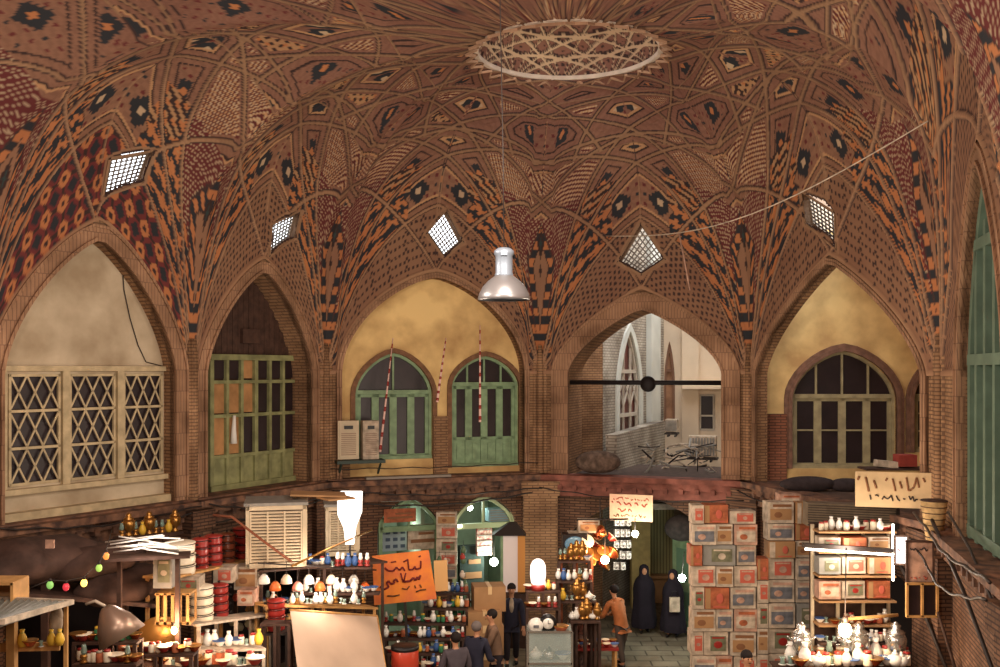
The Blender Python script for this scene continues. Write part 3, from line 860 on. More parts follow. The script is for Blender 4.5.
# ---- bay 5: right-hand wall, tall green glazed screen
b = BAYS[5]; D = .12
inn = b.inner(32)
r = wroot('window', b, 0, 0, 0)
f = MB(); s0, s1 = inn[0][0], inn[-1][0]
pin = offs(inn, -.16); pin[0] = (s0+.16, LEDGE); pin[-1] = (s1-.16, LEDGE); band(f, pin, offs(inn, .02), D-.05, D+.08)
for z in (LEDGE+.12, 6.55, 8.2): f.box(((s0+s1)/2, D, z), (s1-s0, .12, .16))
for k in range(1, 5): f.box((s0+(s1-s0)*k/5, D, 6.2), (.14, .10, 4.6))
obj('window_frame', f, mat('sea_green_paint', (98,118,100), .5, var=.2, scale=3), r)
g = MB(); pts = offs(inn, .03); g.plate([(pts[0][0], LEDGE)]+pts[1:-1]+[(pts[-1][0], LEDGE)], [], D+.06, D+.08)
obj('pane', g, mat('green_tinted_glass', (74,92,80), .25, spec=.5, var=.3, scale=1), r)

# ---- bay 3: the open arch and the hall beyond it (daylit)
M_WHT = brick_mat('whitewashed_brick', (205,196,180), (188,178,162), (150,140,128), w=.22, h=.075)
M_WPL = mat('pale_plaster', (216,196,170), .85, var=.12, scale=1)
b = BAYS[3]
mb = MB(); zc = 6.4+ (370-383)/F*22.9
mb.tube([(.5, .15, zc), (b.L*.5, .15, zc), (b.L-.45, .15, zc)], .055, 8)
pk = b.P(648, 384, .15); rd = thing('tie_rod', 'black iron tie rod with a round boss across the open arch', 'rod', M=b.M)
obj('rod', mb, mat('black_iron', (30,24,24), .6, .3), rd)
k = MB(); k.ball((pk[0], .15, pk[1]), .19, 14, 10, (1,.6,1)); obj('boss', k, MATS['black_iron'], rd)
# ledge slab through the arch and terrace
mb = MB(); mb.box((b.L/2, 1.9, LEDGE-.2), (b.L+1.5, 3.2, .3)); struct('floor', mb, mat('terrace_dark', (86,70,62), .9, var=.3), b.M)
# inner left wing: white receding wall with two lancet windows
def wing(p0, p1, name, m, zt_=11):
    a = Vector((*p0, 0)); c = Vector((*p1, 0)); w_ = Frontal(0, 1, 0); w_.a = a; w_.e = (c-a).normalized(); w_.n = Vector((-w_.e.y, w_.e.x, 0)); w_.L = (c-a).length
    w_.M = Matrix(((w_.e.x, w_.n.x, 0, a.x),(w_.e.y, w_.n.y, 0, a.y),(0,0,1,0),(0,0,0,1))); return w_
pA = at(603, 370, 26.2); pB = at(664, 370, 31.0)
WL = wing((pA.x, pA.y), (pB.x, pB.y), 'x', M_WHT)
hs = []
r_ = []
for (xa, xb, yt, yb) in ((618,639,331,432),):
    x0, _ = WL.P(xa, 400); x1, _ = WL.P(xb, 400); _, zt = WL.P((xa+xb)/2, yt); _, zb_ = WL.P((xa+xb)/2, yb)
    hs.append(arch_pts(x0, x1, zt-1.7, zt, 1.2, .6, 12, zb_)); r_.append((x0, x1, zt, zb_))
mb = MB(); mb.plate([(0,0),(0,11),(WL.L,11),(WL.L,0)], hs, 0, .35); struct('wall_courtyard_left', mb, M_WHT, WL.M)
for hA, (x0, x1, zt, zb_) in zip(hs, r_):
    r = wroot('window', WL, 0, 0, 0)
    f = MB(); pin = offs(hA, -.10); pin[0] = (x0+.10, zb_); pin[-1] = (x1-.10, zb_); band(f, pin, hA, .02, .10)
    for t in (.17, .60): f.box(((x0+x1)/2, .06, zb_+(zt-zb_)*t), (x1-x0, .08, .10))
    for t in (.33, .66): f.box((x0+(x1-x0)*t, .06, zb_+(zt-zb_)*.42), (.05, .06, (zt-zb_)*.82))
    for k in range(3):
        for sg in (1,-1): f.bar((x0+(x1-x0)*(k/3+(0 if sg > 0 else .33)), .06, zb_+(zt-zb_)*.25), (x0+(x1-x0)*(k/3+(.33 if sg > 0 else 0)), .06, zb_+(zt-zb_)*.55), .04, .04, (0,1,0))
    obj('window_frame', f, mat('weathered_white_wood', (190,180,165), .7), r)
    g = MB(); g.plate(hA, [], .12, .14); obj('pane', g, mat('maroon_curtain_glass', (104,60,54), .4, var=.4, scale=2), r)
mb = MB(); s_, _ = WL.P(651, 400); s2_, _ = WL.P(660, 400); mb.box((s_, -.08, 5.5), (.9, .16, 11))
po = offs(hs[0], .22); po[0] = (hs[0][0][0]-.22, hs[0][0][1]); po[-1] = (hs[0][-1][0]+.22, hs[0][-1][1]); band(mb, hs[0], po, -.06, .03)
trim(mb, mat('pale_blue_plaster', (204,206,198), .8, var=.15, scale=1), WL.M)
# far wall
WF = Frontal(4.9, 13, 31.0, -.15)
x0, _ = WF.P(664, 400); x1, _ = WF.P(675, 400); _, zt = WF.P(670, 341); _, zb_ = WF.P(670, 432)
hB = arch_pts(x0, x1, zt-1.3, zt, 1.2, .6, 12, zb_)
xx0, zz1 = WF.P(700, 395); xx1, zz0 = WF.P(714, 430)
mb = MB(); mb.plate([(0,0),(0,12),(9,12),(9,0)], [hB, [(xx0,zz0),(xx0,zz1),(xx1,zz1),(xx1,zz0)]], 0, .3); struct('wall_courtyard_back', mb, M_WPL, WF.M)
r = wroot('window', WF, 0, 0, 0); f = MB(); pin = offs(hB, -.07); pin[0] = (x0+.07, zb_); pin[-1] = (x1-.07, zb_); band(f, pin, hB, .02, .12)
f.box(((x0+x1)/2, .08, zb_+1.9), (x1-x0, .06, .08)); obj('window_frame', f, mat('brown_window_wood', (120,86,66), .7), r)
g = MB(); g.plate(hB, [], .13, .15); obj('pane', g, mat('tan_shutter', (160,118,88), .8, var=.3, scale=3), r)
r = wroot('window', WF, 0, 0, 0); f = MB(); c_ = ((xx0+xx1)/2, (zz0+zz1)/2)
for a_, d_ in (((xx0,c_[1]),(.07,zz1-zz0)),((xx1,c_[1]),(.07,zz1-zz0)),((c_[0],zz0),(xx1-xx0,.07)),((c_[0],zz1),(xx1-xx0,.07)),((c_[0],c_[1]-.1),(xx1-xx0,.05))): f.box((a_[0], .05, a_[1]), (d_[0], .1, d_[1]))
obj('window_frame', f, MATS['weathered_white_wood'], r); g = MB(); g.box((c_[0], .12, c_[1]), (xx1-xx0, .02, zz1-zz0)); obj('pane', g, M_GLASSD, r)
mb = MB(); mb.box((WF.P(708,400)[0], -.35, WF.P(705, 387)[1]), (1.6, .7, .1)); mb.box((WF.P(690, 380)[0], -.1, 6), (.5,.2,12)); trim(mb, M_WPL, WF.M)
# left flank of the arch passage (brick, shadowed) and low brick wall
mb = MB(); a = b.M @ Vector((.45, 1.3, 0)); c = pA
mb.bar(Vector((a.x-.15, a.y, 5.5)), Vector((pA.x-.12, pA.y, 5.5)), .3, 11.2); struct('wall_passage_left', mb, M_BRK)
mb = MB(); q0 = at(611, 440, 25.6); q1 = at(660, 440, 29.6)
mb.bar(Vector((q0.x, q0.y-.1, 4.15)), Vector((q1.x, q1.y, 4.3)), .3, 1.2); struct('wall_parapet', mb, M_WHT)
mb = MB(); a = b.M @ Vector((b.L-.3, 1.3, 0)); mb.bar(Vector((a.x+.2, a.y, 5.5)), Vector((9.6, 31, 5.5)), .3, 11.2); struct('wall_courtyard_right', mb, M_WPL)
mb = MB(); mb.box((7.0, 29.6, LEDGE-.9), (7.5, 9.5, .15)); struct('floor', mb, mat('roof_slab', (150,140,125), .9, var=.3))
# ================================================================ things
G = lambda n, c, **k: mat(n, c, **k)
M_RED = G('red_enamel', (150,44,38), rough=.3, spec=.6); M_CREAM = G('cream_enamel', (232,218,192), rough=.3, spec=.5)
M_BROWNE = G('brown_enamel', (110,54,34), rough=.3, spec=.5); M_BLACK = G('black_plastic', (26,22,22), rough=.4)
M_STEEL = G('bright_steel', (196,194,190), rough=.25, metal=.9); M_COP = G('polished_copper', (186,92,54), rough=.25, metal=.85)
M_BRASS = G('brass', (170,122,62), rough=.3, metal=.8); M_WHITE = G('white_card', (196,178,156), rough=.8, var=.4, scale=7); M_WOOD = G('raw_pine', (196,148,90), rough=.7, var=.25, scale=6)
M_CARD = G('brown_cardboard', (166,126,86), rough=.85, var=.12, scale=3); M_PINK = G('pale_pink_card', (190,150,128), rough=.8, var=.4, scale=7)
M_ORC = G('orange_card', (172,96,62), rough=.7, var=.4, scale=7); M_GRC = G('green_card', (116,114,88), rough=.7, var=.4, scale=7); M_BLC = G('blue_card', (112,112,116), rough=.7, var=.4, scale=7)
M_GREY = G('grey_paint', (140,136,128), rough=.6, var=.15); M_DKMET = G('dark_metal', (58,50,46), rough=.5, metal=.4)
M_PORC = G('white_porcelain', (236,232,222), rough=.15, spec=.6); M_CLR = G('greenish_glass', (170,196,184), rough=.08, spec=.7, trans=.6)
M_BLUE = G('blue_plastic', (60,90,140), rough=.4); M_YEL = G('yellow_plastic', (220,176,60), rough=.4); M_GRN = G('green_plastic', (60,120,80), rough=.4)
M_BEI = G('beige_metal', (206,188,158), rough=.6, var=.15, scale=2)
def glow(n, c, s): return mat(n, c, emit=c, estr=s)
M_BULBW = glow('lit_bulb_warm', (255,214,160), 14); M_BULBC = glow('lit_bulb_white', (235,250,235), 14)
M_TUBE = glow('lit_tube', (255,244,225), 5); M_BULBR = glow('glow_orange', (255,150,80), 3)

# ---- pendant lamp
t = thing('pendant_lamp', 'large bell shaped metal industrial lamp hanging from the dome on a thin wire', 'lamp', at(504, 300, 10))
mb = MB(); mb.lathe([(.255,0),(.262,.01),(.25,.06),(.215,.13),(.16,.19),(.10,.235),(.085,.25),(.08,.245),(.15,.18),(.205,.12),(.238,.05),(.245,.01),(.255,0)], n=40)
obj('lamp_shade', mb, G('dull_aluminium', (170,168,168), rough=.35, metal=.7), t)
mb = MB(); mb.lathe([(.09,.24),(.095,.25),(.085,.27),(.085,.44),(.10,.46),(.10,.49),(.06,.52),(0,.53)], n=24); mb.box((.0,-.09,.46), (.06,.03,.04))
obj('lamp_neck', mb, G('blue_grey_metal', (150,160,172), rough=.4, metal=.4), t)
mb = MB(); mb.tube([(0,0,.52),(-.01,0,1.5),(-.05,0,3.5),(-.09,.1,6.2)], .006, 6); obj('wire', mb, M_DKMET, t)
mb = MB(); mb.ball((0,0,.1), .075, 14, 10, (1,1,1.3)); obj('bulb', mb, M_PORC, t)

# ---- long white cable across the dome and its hanging end
a = at(606, 236, 22.5); c = at(928, 121, 14.5); pts = []
for k in range(17):
    q = k/16; p = a.lerp(c, q); p.z -= .55*math.sin(PI*q); pts.append(p)
mb = MB(); mb.tube(pts, .011, 6); tag(obj('cable', mb, M_WHITE), 'thin white cable strung across the vault from the diamond skylight to the right', 'cable')
e = pts[5]; mb = MB(); mb.tube([e, e+Vector((.10,0,-.5)), e+Vector((.22,.0,-1.15))], .016, 6); tag(obj('cord', mb, M_PINK), 'short pale cord dangling from the white cable', 'cord')
# ribbons
for (x0, y0, x1, y1, l) in ((393,338,380,452,'leftmost long red and white pole leaning before the left green door'), (446,338,437,402,'middle red and white pole leaning between the two green doors'), (480,325,480,422,'upright red and white pole in front of the right green door')):
    a = at(x0, y0, 22.9); c = at(x1, y1, 22.6)
    t = thing('striped_pole', l, 'pole', c)
    mb = MB(); mb.tube([(0,0,0), a-c], [.03,.010], 8); obj('shaft', mb, G('pale_pink_paint', (236,196,184), rough=.5), t)
    n = 9
    for k in range(n):
        p = (a-c)*(k/n+.02); q = (a-c)*(k/n+.06); r_ = .03*(1-k/n)+.011*(k/n)+.003; mb = MB(); mb.tube([p, q], r_, 8); obj('stripe', mb, M_RED, t)

# ---- wire on plaster lunette, horizontal iron bracket
b = BAYS[0]; pts = [b.P(*q, .26) for q in ((122,262),(124,290),(130,318),(138,345),(146,362),(166,367))]
mb = MB(); mb.tube([(s, .26, z) for s, z in pts], .010, 6); tag(obj('wire', mb, M_DKMET, None, b.M), 'thin dark wire hanging down the grey plaster lunette', 'wire')

# ---- split air conditioner units by the left green door
b = BAYS[2]
for (xa, xb, lab) in ((338,359,'wider grey air conditioner unit on the ledge, left of its twin'), (363,379,'narrow white air conditioner unit next to the green door')):
    s0, z1 = b.P(xa, 421, -.18); s1, z0 = b.P(xb, 459, -.18); W = s1-s0; H = z1-z0
    t = thing('air_conditioner', lab, 'air conditioner', M=b.M @ Matrix.Translation(((s0+s1)/2, -.02, z0)))
    mb = MB(); mb.box((0,0,H/2), (W,.30,H)); mb.box((0,-.155,H*.5), (W*.86,.02,H*.9)); obj('casing', mb, M_BEI if xa < 350 else M_WHITE, t)
    mb = MB()
    for k in range(12): mb.box((0,-.17,H*(.12+.05*k)), (W*.7,.02,H*.018))
    obj('grille', mb, G('taupe_plastic', (150,122,104), rough=.6), t)
    mb = MB(); mb.box((0,-.172,H*.83), (W*.42,.02,H*.09)); obj('control_panel', mb, M_BLACK, t)
s0, z0 = b.P(336, 460, -.2); s1, _ = b.P(384, 460, -.2)
mb = MB(); mb.box(((s0+s1)/2, -.12, z0-.05), (s1-s0, .5, .07)); mb.bar((s0+.1,-.3,z0-.1), (s0+.1,.0,z0-.35), .04, .04); mb.bar((s1-.1,-.3,z0-.1), (s1-.1,.0,z0-.35), .04, .04)
tag(obj('shelf_bracket', mb, G('dark_green_steel', (52,66,58), rough=.5), None, b.M), 'dark green steel shelf carrying the two air conditioner units', 'shelf')
mb = MB(); mb.box((1.9, -.14, LEDGE+.035), (2.0, .22, .05)); tag(obj('ledge_board', mb, G('grey_board', (150,140,128), rough=.8), None, b.M), 'pale grey board lying on the ledge under the left green door', 'board')

# ---- cables sagging along the cornices
cabs = []
for (bi, z0, z1, sag, d, r) in ((0,3.95,3.85,.14,-.42,.016),(0,3.6,3.75,.2,-.36,.02),(1,3.85,3.7,.2,-.42,.016),(1,3.5,3.62,.12,-.34,.018),(2,3.72,3.6,.12,-.42,.016),(2,4.18,4.18,.03,-.14,.012),(2,3.45,3.5,.18,-.3,.02),(3,3.6,3.5,.14,-.38,.014),(4,3.7,3.6,.2,-.4,.016),(5,4.05,4.0,.14,-.46,.022),(5,3.6,3.8,.3,-.5,.02)):
    b = BAYS[bi]; pts = []
    for k in range(25):
        q = k/24; pts.append((b.L*(.02+.96*q), d+.03*math.sin(9*q), z0+(z1-z0)*q-sag*math.sin(PI*q)-.03*math.sin(17*q)**2))
    mb = MB(); mb.tube(pts, r, 6)
    o = obj('cable', mb, M_DKMET, None, b.M); o['category'] = 'cable'; o['group'] = 'dark cables along the cornice'
    o['label'] = 'dark sagging cable slung along the cornice below the upper arches'

# ---- signs
def stroke(mb, pts, w, y=-.012):
    for p, q in zip(pts[:-1], pts[1:]): mb.bar((p[0], y, p[1]), (q[0], y, q[1]), .008, w, (0,0,1)) if False else mb.tube([(p[0], y, p[1]), (q[0], y, q[1])], w/2, 6)
sign = thing('shop_sign', 'orange hand painted sign with dark script between the lit shopfronts', 'sign', M=T(at(404, 577, 19.5), .05) @ Matrix.Rotation(-.04, 4, 'Y'))
mb = MB(); W, H = 1.16, .96
mb.add([(-.60,0,-.52),(.62,0,-.46),(.50,0,.50),(-.60,0,.44),(-.60,.03,-.52),(.62,.03,-.46),(.50,.03,.50),(-.60,.03,.44)], [(0,1,2,3),(7,6,5,4),(0,4,5,1),(1,5,6,2),(2,6,7,3),(3,7,4,0)])
obj('board', mb, mat('orange_sign_paint', (228,134,52), .7, var=.25, scale=2.5, rgb2=(214,110,66)), sign)
mb = MB()
# line one, broad script
stroke(mb, [(.34,.30),(.33,.16),(.24,.14),(.22,.20),(.18,.14),(.10,.14)], .035); stroke(mb, [(.10,.14),(.09,.32)], .03); stroke(mb, [(.02,.12),(-.02,.20),(-.08,.14),(-.14,.20),(-.20,.13),(-.30,.14),(-.36,.20)], .035)
stroke(mb, [(.0,.30),(.10,.34)], .03); stroke(mb, [(-.24,.30),(-.14,.31)], .03); stroke(mb, [(.30,.38),(.34,.40)], .03)
# line two: the word read right to left
stroke(mb, [(.32,.02),(.29,-.06),(.26,-.01),(.22,-.07),(.18,-.02),(.12,-.08),(.0,-.09)], .045); stroke(mb, [(-.02,-.10),(-.06,.08)], .035); stroke(mb, [(-.01,-.1),(.04,.08)], .03)
stroke(mb, [(-.12,-.09),(-.15,-.03),(-.20,-.06),(-.19,-.11),(-.26,-.12),(-.30,-.06),(-.34,-.10),(-.30,-.18),(-.40,-.22),(-.47,-.16)], .04)
obj('lettering', mb, mat('maroon_paint', (110,34,34), .6), sign)
mb = MB(); stroke(mb, [(.42,-.26),(.30,-.27),(.22,-.30)], .03); stroke(mb, [(.10,-.18),(.05,-.24),(-.05,-.22)], .025); stroke(mb, [(-.1,-.34),(-.2,-.36),(-.34,-.35)], .03); stroke(mb, [(.30,-.16),(.33,-.22)], .025); stroke(mb, [(.2,-.17),(.22,-.23)], .025)
obj('lettering', mb, mat('brown_paint', (96,62,34), .6), sign)
mb = MB(); mb.bar((0,.06,-.5), (0,.06,-3.2+.9), .05, .05); obj('post', mb, M_DKMET, sign)
mb = MB(); mb.box((.72,.05,-.02), (.26,.03,.60)); tag(obj('paper_notice', mb, G('tan_paper', (206,160,104), rough=.8), None, sign.matrix_world.copy()), 'tan paper notice stuck beside the orange sign', 'notice')

def board_sign(name, label, M, W, H, m, lines, mi, frame=None):
    t = thing(name, label, 'sign', M=M)
    mb = MB(); mb.box((0,.02,0), (W,.03,H)); obj('board', mb, m, t)
    if frame:
        mb = MB()
        for q in (((0,.0,H/2), (W+.04,.05,.03)), ((0,.0,-H/2), (W+.04,.05,.03)), ((W/2,0,0), (.03,.05,H)), ((-W/2,0,0), (.03,.05,H))): mb.box(*q)
        obj('frame', mb, frame, t)
    for z, x0, x1, w, amp, mm in lines:
        mb = MB(); rr = random.Random(int(z*1000)+int(W*99)); x = x0; pts = []
        while x < x1-w:
            pts.append((x, z+rr.uniform(-amp, amp))); x += rr.uniform(.4, 1.0)*w*1.5
            if rr.random() < .30 and len(pts) > 1: stroke(mb, pts, w, .0); pts = []; x += w*1.2
        if len(pts) > 1: stroke(mb, pts, w, .0)
        if mb.v: obj('lettering', mb, mm or mi, t)
    return t
M_REDINK = mat('faded_red_ink', (186,92,72), .7); M_BRNINK = mat('brown_ink', (130,88,58), .7); M_DKINK = mat('dark_ink', (60,48,44), .7)
P_ = at(631, 508, 22.6)
board_sign('shop_sign', 'cream sign with faded red script hanging in the top of the passage arch', T(P_, -.3), .98, .60, mat('faded_cream_sign', (226,192,150), .8, var=.15, scale=3, rgb2=(222,170,140)),
   [(.20,-.40,.42,.020,.04,None),(.08,-.44,.44,.034,.06,None),(-.06,-.30,.10,.028,.05,None),(-.18,-.40,.42,.022,.04,M_BRNINK)], M_REDINK)
P_ = at(895, 490, 16.9)
board_sign('cloth_banner', 'cream cloth banner with brown slanting script on the right balcony ledge', T(P_, -.25), 1.27, .60, mat('cream_banner_cloth', (216,186,142), .9, var=.2, scale=2),
   [(.10,-.60,-.22,.04,.14,None),(.10,-.15,.60,.034,.12,None),(-.14,-.40,.40,.026,.05,M_DKINK)], M_BRNINK)

# ---- person builder
def skin_obj(name, joints, edges, m, parent, sub=2):
    me = bpy.data.meshes.new(name); me.from_pydata([j[0] for j in joints], edges, []); me.update()
    o = bpy.data.objects.new(name, me); link(o, parent); me.materials.append(m)
    sk = o.modifiers.new('skin', 'SKIN'); sk.use_smooth_shade = True
    for i, j in enumerate(joints):
        r = j[1]; me.skin_vertices[0].data[i].radius = r if isinstance(r, tuple) else (r, r)
    me.skin_vertices[0].data[0].use_root = True
    s = o.modifiers.new('sub', 'SUBSURF'); s.levels = 1; s.render_levels = sub
    return o
SKINM = mat('skin_tone', (196,142,108), .6); HAIR = mat('black_hair', (30,22,20), .8)
def person(label, loc, rz, jacket, trousers, lean=0.0, arms=((.25,.35,.95),(-.25,.35,.95)), step=.12, hairm=HAIR, headturn=0, h=1.72, shirt=None, group=None, hair=True, cap=None):
    """faces local +Y; arms give hand targets (x,y,z)"""
    t = thing('person', label, 'person', loc, rz, group)
    k = h/1.72; hip = Vector((0,0,.92*k)); dl = Vector((0, math.sin(lean), math.cos(lean)))
    ch = hip+dl*.36*k; nk = hip+dl*.54*k; hd = nk+(dl*.5+Vector((0,.1,.5))).normalized()*.18*k
    J = [(hip, (.12,.09))]; E = []
    def ad(p, r, par): J.append((Vector(p), r)); E.append((par, len(J)-1)); return len(J)-1
    wst = ad(hip+dl*.16*k, (.115,.085), 0); c_ = ad(ch, (.135,.09), wst); n_ = ad(nk, .058, c_); n2 = ad(nk+(hd-nk)*.4, .045, n_); ad(hd-(hd-nk)*.15, .085, n2); ad(hd+(hd-nk)*.35, .092, len(J)-1)
    sh = []; leg = []
    for sg, hand in zip((1,-1), arms):
        s0 = ch+dl*.13*k+Vector((sg*.19,0,0)); hd_ = Vector(hand)
        mid = (s0+hd_)/2; d = (hd_-s0).length; up = math.sqrt(max(0, .3**2-(d/2)**2)); el = mid+Vector((sg*.35,-.5,-.8)).normalized()*up
        a = ad(s0, .055, c_); b_ = ad(el, .042, a); w_ = ad(hd_, .028, b_)
        dr = (hd_-el).normalized(); side = Vector((1,0,0))
        pl = ad(hd_+dr*.06, (.038,.018), w_)
        for q in range(4):
            base = hd_+dr*.09+side*(q-1.5)*.018; f1 = ad(base, .010, pl); ad(base+dr*(.06+.012*(1.5-abs(q-1.5)))+Vector((0,0,-.02)), .008, f1)
        th = ad(hd_+dr*.04+side*(-sg)*.045, .012, w_); ad(hd_+dr*.08+side*(-sg)*.055, .009, th)
        sh.append((s0, el, hd_))
    for sg in (1,-1):
        kn = Vector((sg*.10, .03+sg*step*.5, .48*k)); an = Vector((sg*.10, sg*step, .09)); 
        a = ad(hip+Vector((sg*.09,0,-.06)), .085, 0); b_ = ad(kn, .06, a); c2 = ad(an, .04, b_); ad(an+Vector((0,.14,-.05)), (.04,.03), c2)
        leg.append((kn, an))
    body = skin_obj('body', J, E, SKINM, t)
    # face
    Mh = Matrix.Translation(hd) @ Matrix.Rotation(headturn, 4, 'Z')
    for pn, c_, sc_ in (('nose', (0,.097,-.01), (.8,1,1.3)), ('ear', (.088,0,0), (.4,.8,1.3)), ('ear', (-.088,0,0), (.4,.8,1.3))):
        fm = MB(); fm.ball(c_, .02, 8, 6, sc_); f = obj(pn, fm, SKINM, t); f.matrix_local = Mh
    em = MB(); em.ball((.03,.088,.02), .011, 8, 6); em.ball((-.03,.088,.02), .011, 8, 6); em.box((0,.09,-.05), (.045,.008,.008)); em.box((.03,.082,.042), (.03,.008,.007)); em.box((-.03,.082,.042), (.03,.008,.007))
    f = obj('eyes_and_mouth', em, HAIR, t); f.matrix_local = Mh
    if hair:
        hm = MB(); hm.ball((0,-.036,.045), .106, 16, 10, (.93,1.0,.95)); f = obj('hair', hm, hairm, t); f.matrix_local = Mh
    # clothes
    JJ = [(hip+Vector((0,0,-.02)), (.175,.14))]; EE = []
    def a2(p, r, par): JJ.append((Vector(p), r)); EE.append((par, len(JJ)-1)); return len(JJ)-1
    a2(hip+Vector((0,0,-.11)), (.15,.12), 0); w1 = a2(hip+dl*.16*k, (.16,.13), 0); c1 = a2(ch, (.175,.125), w1); a2(nk-dl*.04, (.12,.09), c1); a2(nk+dl*.025, (.075,.07), len(JJ)-1)
    for s0, el, hn in sh:
        a = a2(s0, .078, c1); b_ = a2(el, .064, a); a2(el.lerp(hn, .93), .046, b_)
    skin_obj('jacket', JJ, EE, jacket, t)
    JJ = [(hip+Vector((0,0,.04)), (.15,.115))]; EE = []
    for (kn, an), sg in zip(leg, (1,-1)):
        a = a2(hip+Vector((sg*.095,0,-.1)), .105, 0); b_ = a2(kn, .08, a); a2(an+Vector((0,0,.02)), .062, b_)
    skin_obj('trousers', JJ, EE, trousers, t)
    for kn, an in leg: sm = MB(); sm.ball((an.x, an.y+.07, .045), .06, 10, 8, (.85,2.1,.75)); obj('shoe', sm, M_BLACK, t)
    if shirt:
        s_ = MB(); p = hip+dl*.40*k; s_.ball((p.x, p.y+.10, p.z), .07, 10, 8, (.8,.4,2.4)); obj('shirt', s_, shirt, t)
    if cap:
        s_ = MB(); s_.lathe([(.0,.12),(.07,.11),(.10,.06),(.10,.02),(.105,.0)], n=16); f = obj('cap', s_, cap, t); f.matrix_local = Mh
    return t
def woman(label, loc, rz, h=1.62, m=None, carry=None, group=None):
    t = thing('person', label, 'person', loc, rz, group); k = h/1.62
    J = [(Vector((0,0,.86*k)), (.11,.09))]; E = []
    def ad(p, r, par): J.append((Vector(p), r)); E.append((par, len(J)-1)); return len(J)-1
    c_ = ad((0,.0,1.18*k), (.12,.09), 0); n_ = ad((0,.01,1.36*k), .045, c_); hd = ad((0,.02,1.47*k), .078, n_); ad((0,.02,1.54*k), .075, hd)
    for sg in (1,-1):
        a = ad((sg*.16,0,1.28*k), .045, c_); e_ = ad((sg*.17,.0,1.02*k), .038, a); w_ = ad((sg*.09,.08,1.0*k), .026, e_); p_ = ad((sg*.07,.11,1.0*k), (.03,.016), w_)
        for q in range(4): f1 = ad((sg*.05,.12,1.0*k-.03+.018*q), .009, p_); ad((sg*.0,.13,1.0*k-.03+.018*q), .008, f1)
        th = ad((sg*.06,.10,1.03*k), .011, w_); ad((sg*.03,.12,1.05*k), .009, th)
        l = ad((sg*.08,0,.7*k), .08, 0); kn = ad((sg*.085,.02+sg*.03,.45*k), .055, l); an = ad((sg*.09,sg*.07,.09), .038, kn); ad((sg*.09,sg*.07+.12,.04), (.035,.025), an)
    skin_obj('body', J, E, SKINM, t)
    m = m or mat('black_chador_cloth', (30,24,34), .85, var=.2)
    prof_ = [(.30,.14),(.31,.3),(.27,.6),(.25,.85),(.255,1.05),(.25,1.18),(.20,1.30),(.125,1.38),(.115,1.46),(.12,1.54),(.105,1.61),(.05,1.655),(0,1.66)]
    mb = MB(); n = 26; k_ = len(prof_); vs = []
    for i, (r, z) in enumerate(prof_):
        for j in range(n):
            a = 2*PI*j/n; rr = r*(1+.07*math.sin(a*6+i*.4)*(1 if z < 1.1 else .25)); y = math.sin(a)*rr*(.78 if z < 1.32 else 1.0)
            if z > 1.38 and math.sin(a) > .75: y -= .04
            vs.append((math.cos(a)*rr, y, z*k))
    mb.add(vs, [(i*n+j, i*n+(j+1) % n, (i+1)*n+(j+1) % n, (i+1)*n+j) for i in range(k_-1) for j in range(n)], True)
    obj('chador', mb, m, t)
    mb = MB(); mb.ball((0,.085,1.50*k), .072, 12, 10, (.85,.6,1.15)); mb.ball((0,.135,1.495*k), .014, 6, 6); obj('face', mb, SKINM, t)
    for sg in (1,-1): mb = MB(); mb.ball((sg*.09,sg*.07+.07,.05), .05, 8, 6, (.85,2,.8)); mb.tube([(sg*.09,sg*.07,.05),(sg*.085,.02,.35)], .045, 8); obj('shoe', mb, M_BLACK, t)
    return t
JK_DK = mat('dark_blue_jacket', (44,44,60), .8, var=.2); JK_BR = mat('brown_jacket', (124,96,76), .85, var=.2); JK_TAN = mat('tan_leather_jacket', (170,106,62), .7, var=.2)
TR_GR = mat('grey_trousers', (82,72,66), .85); TR_DK = mat('dark_trousers', (44,38,44), .85); JK_GY = mat('grey_coat', (84,76,82), .85, var=.2); JK_OL = mat('olive_coat', (96,92,64), .85)
person('man in dark open jacket and white shirt facing the camera by the white cabinet', (0.25,21.7,0), PI, JK_DK, TR_DK, .04, ((.24,.22,.95),(-.26,.15,.85)), shirt=M_WHITE)
person('man in brown jacket with black hair bent over something at a stall, facing left', ((497-500)/1000*19.4,19.4,0), 1.75, JK_BR, TR_DK, .18, ((.12,.42,1.02),(-.1,.45,1.0)))
person('person in plain grey coat standing left of the man in brown jacket', ((456-500)/1000*18.0,18.0,0), .4, JK_GY, TR_DK, .05, ((.22,.3,1.0),(-.22,.3,1.0)), h=1.62)
person('person in dark coat between the grey coat and the brown jacket', ((475-500)/1000*18.6,18.6,0), -.5, JK_DK, TR_DK, .12, ((.2,.35,.95),(-.2,.3,.95)), h=1.66, hairm=mat('greying_hair', (110,100,96), .8))
person('man in tan leather jacket leaning over the table of red dishes, seen from behind', ((622-500)/1000*21.6,21.6,0), .65, JK_TAN, TR_GR, .42, ((.16,.60,.98),(-.24,.56,.98)), .14)
person('dark haired man at the bottom edge below the carton wall', ((747-500)/1000*16.5,16.5,0), PI+.2, JK_BR, TR_DK, .0)
woman('woman in black chador standing left of the other, arms under the cloth', ((644-500)/1000*24.4,24.4,0), PI)
w = woman('woman in black chador with a pale bag, nearest the green wall', ((673-500)/1000*24.0,24.0,0), PI-.5, 1.58)
t = thing('handbag', 'pale bag carried by the right chador woman', 'bag', (w.location.x-.02, w.location.y-.33, .70)); mb = MB(); mb.box((0,0,.15), (.24,.08,.34)); mb.ball((0,0,.02), .12, 10, 8, (1,.4,.4)); obj('bag_body', mb, M_WHITE, t); mb = MB(); mb.tube([(-.08,0,.3),(-.05,0,.46),(.05,0,.46),(.08,0,.3)], .01, 6); obj('strap', mb, M_BLACK, t)
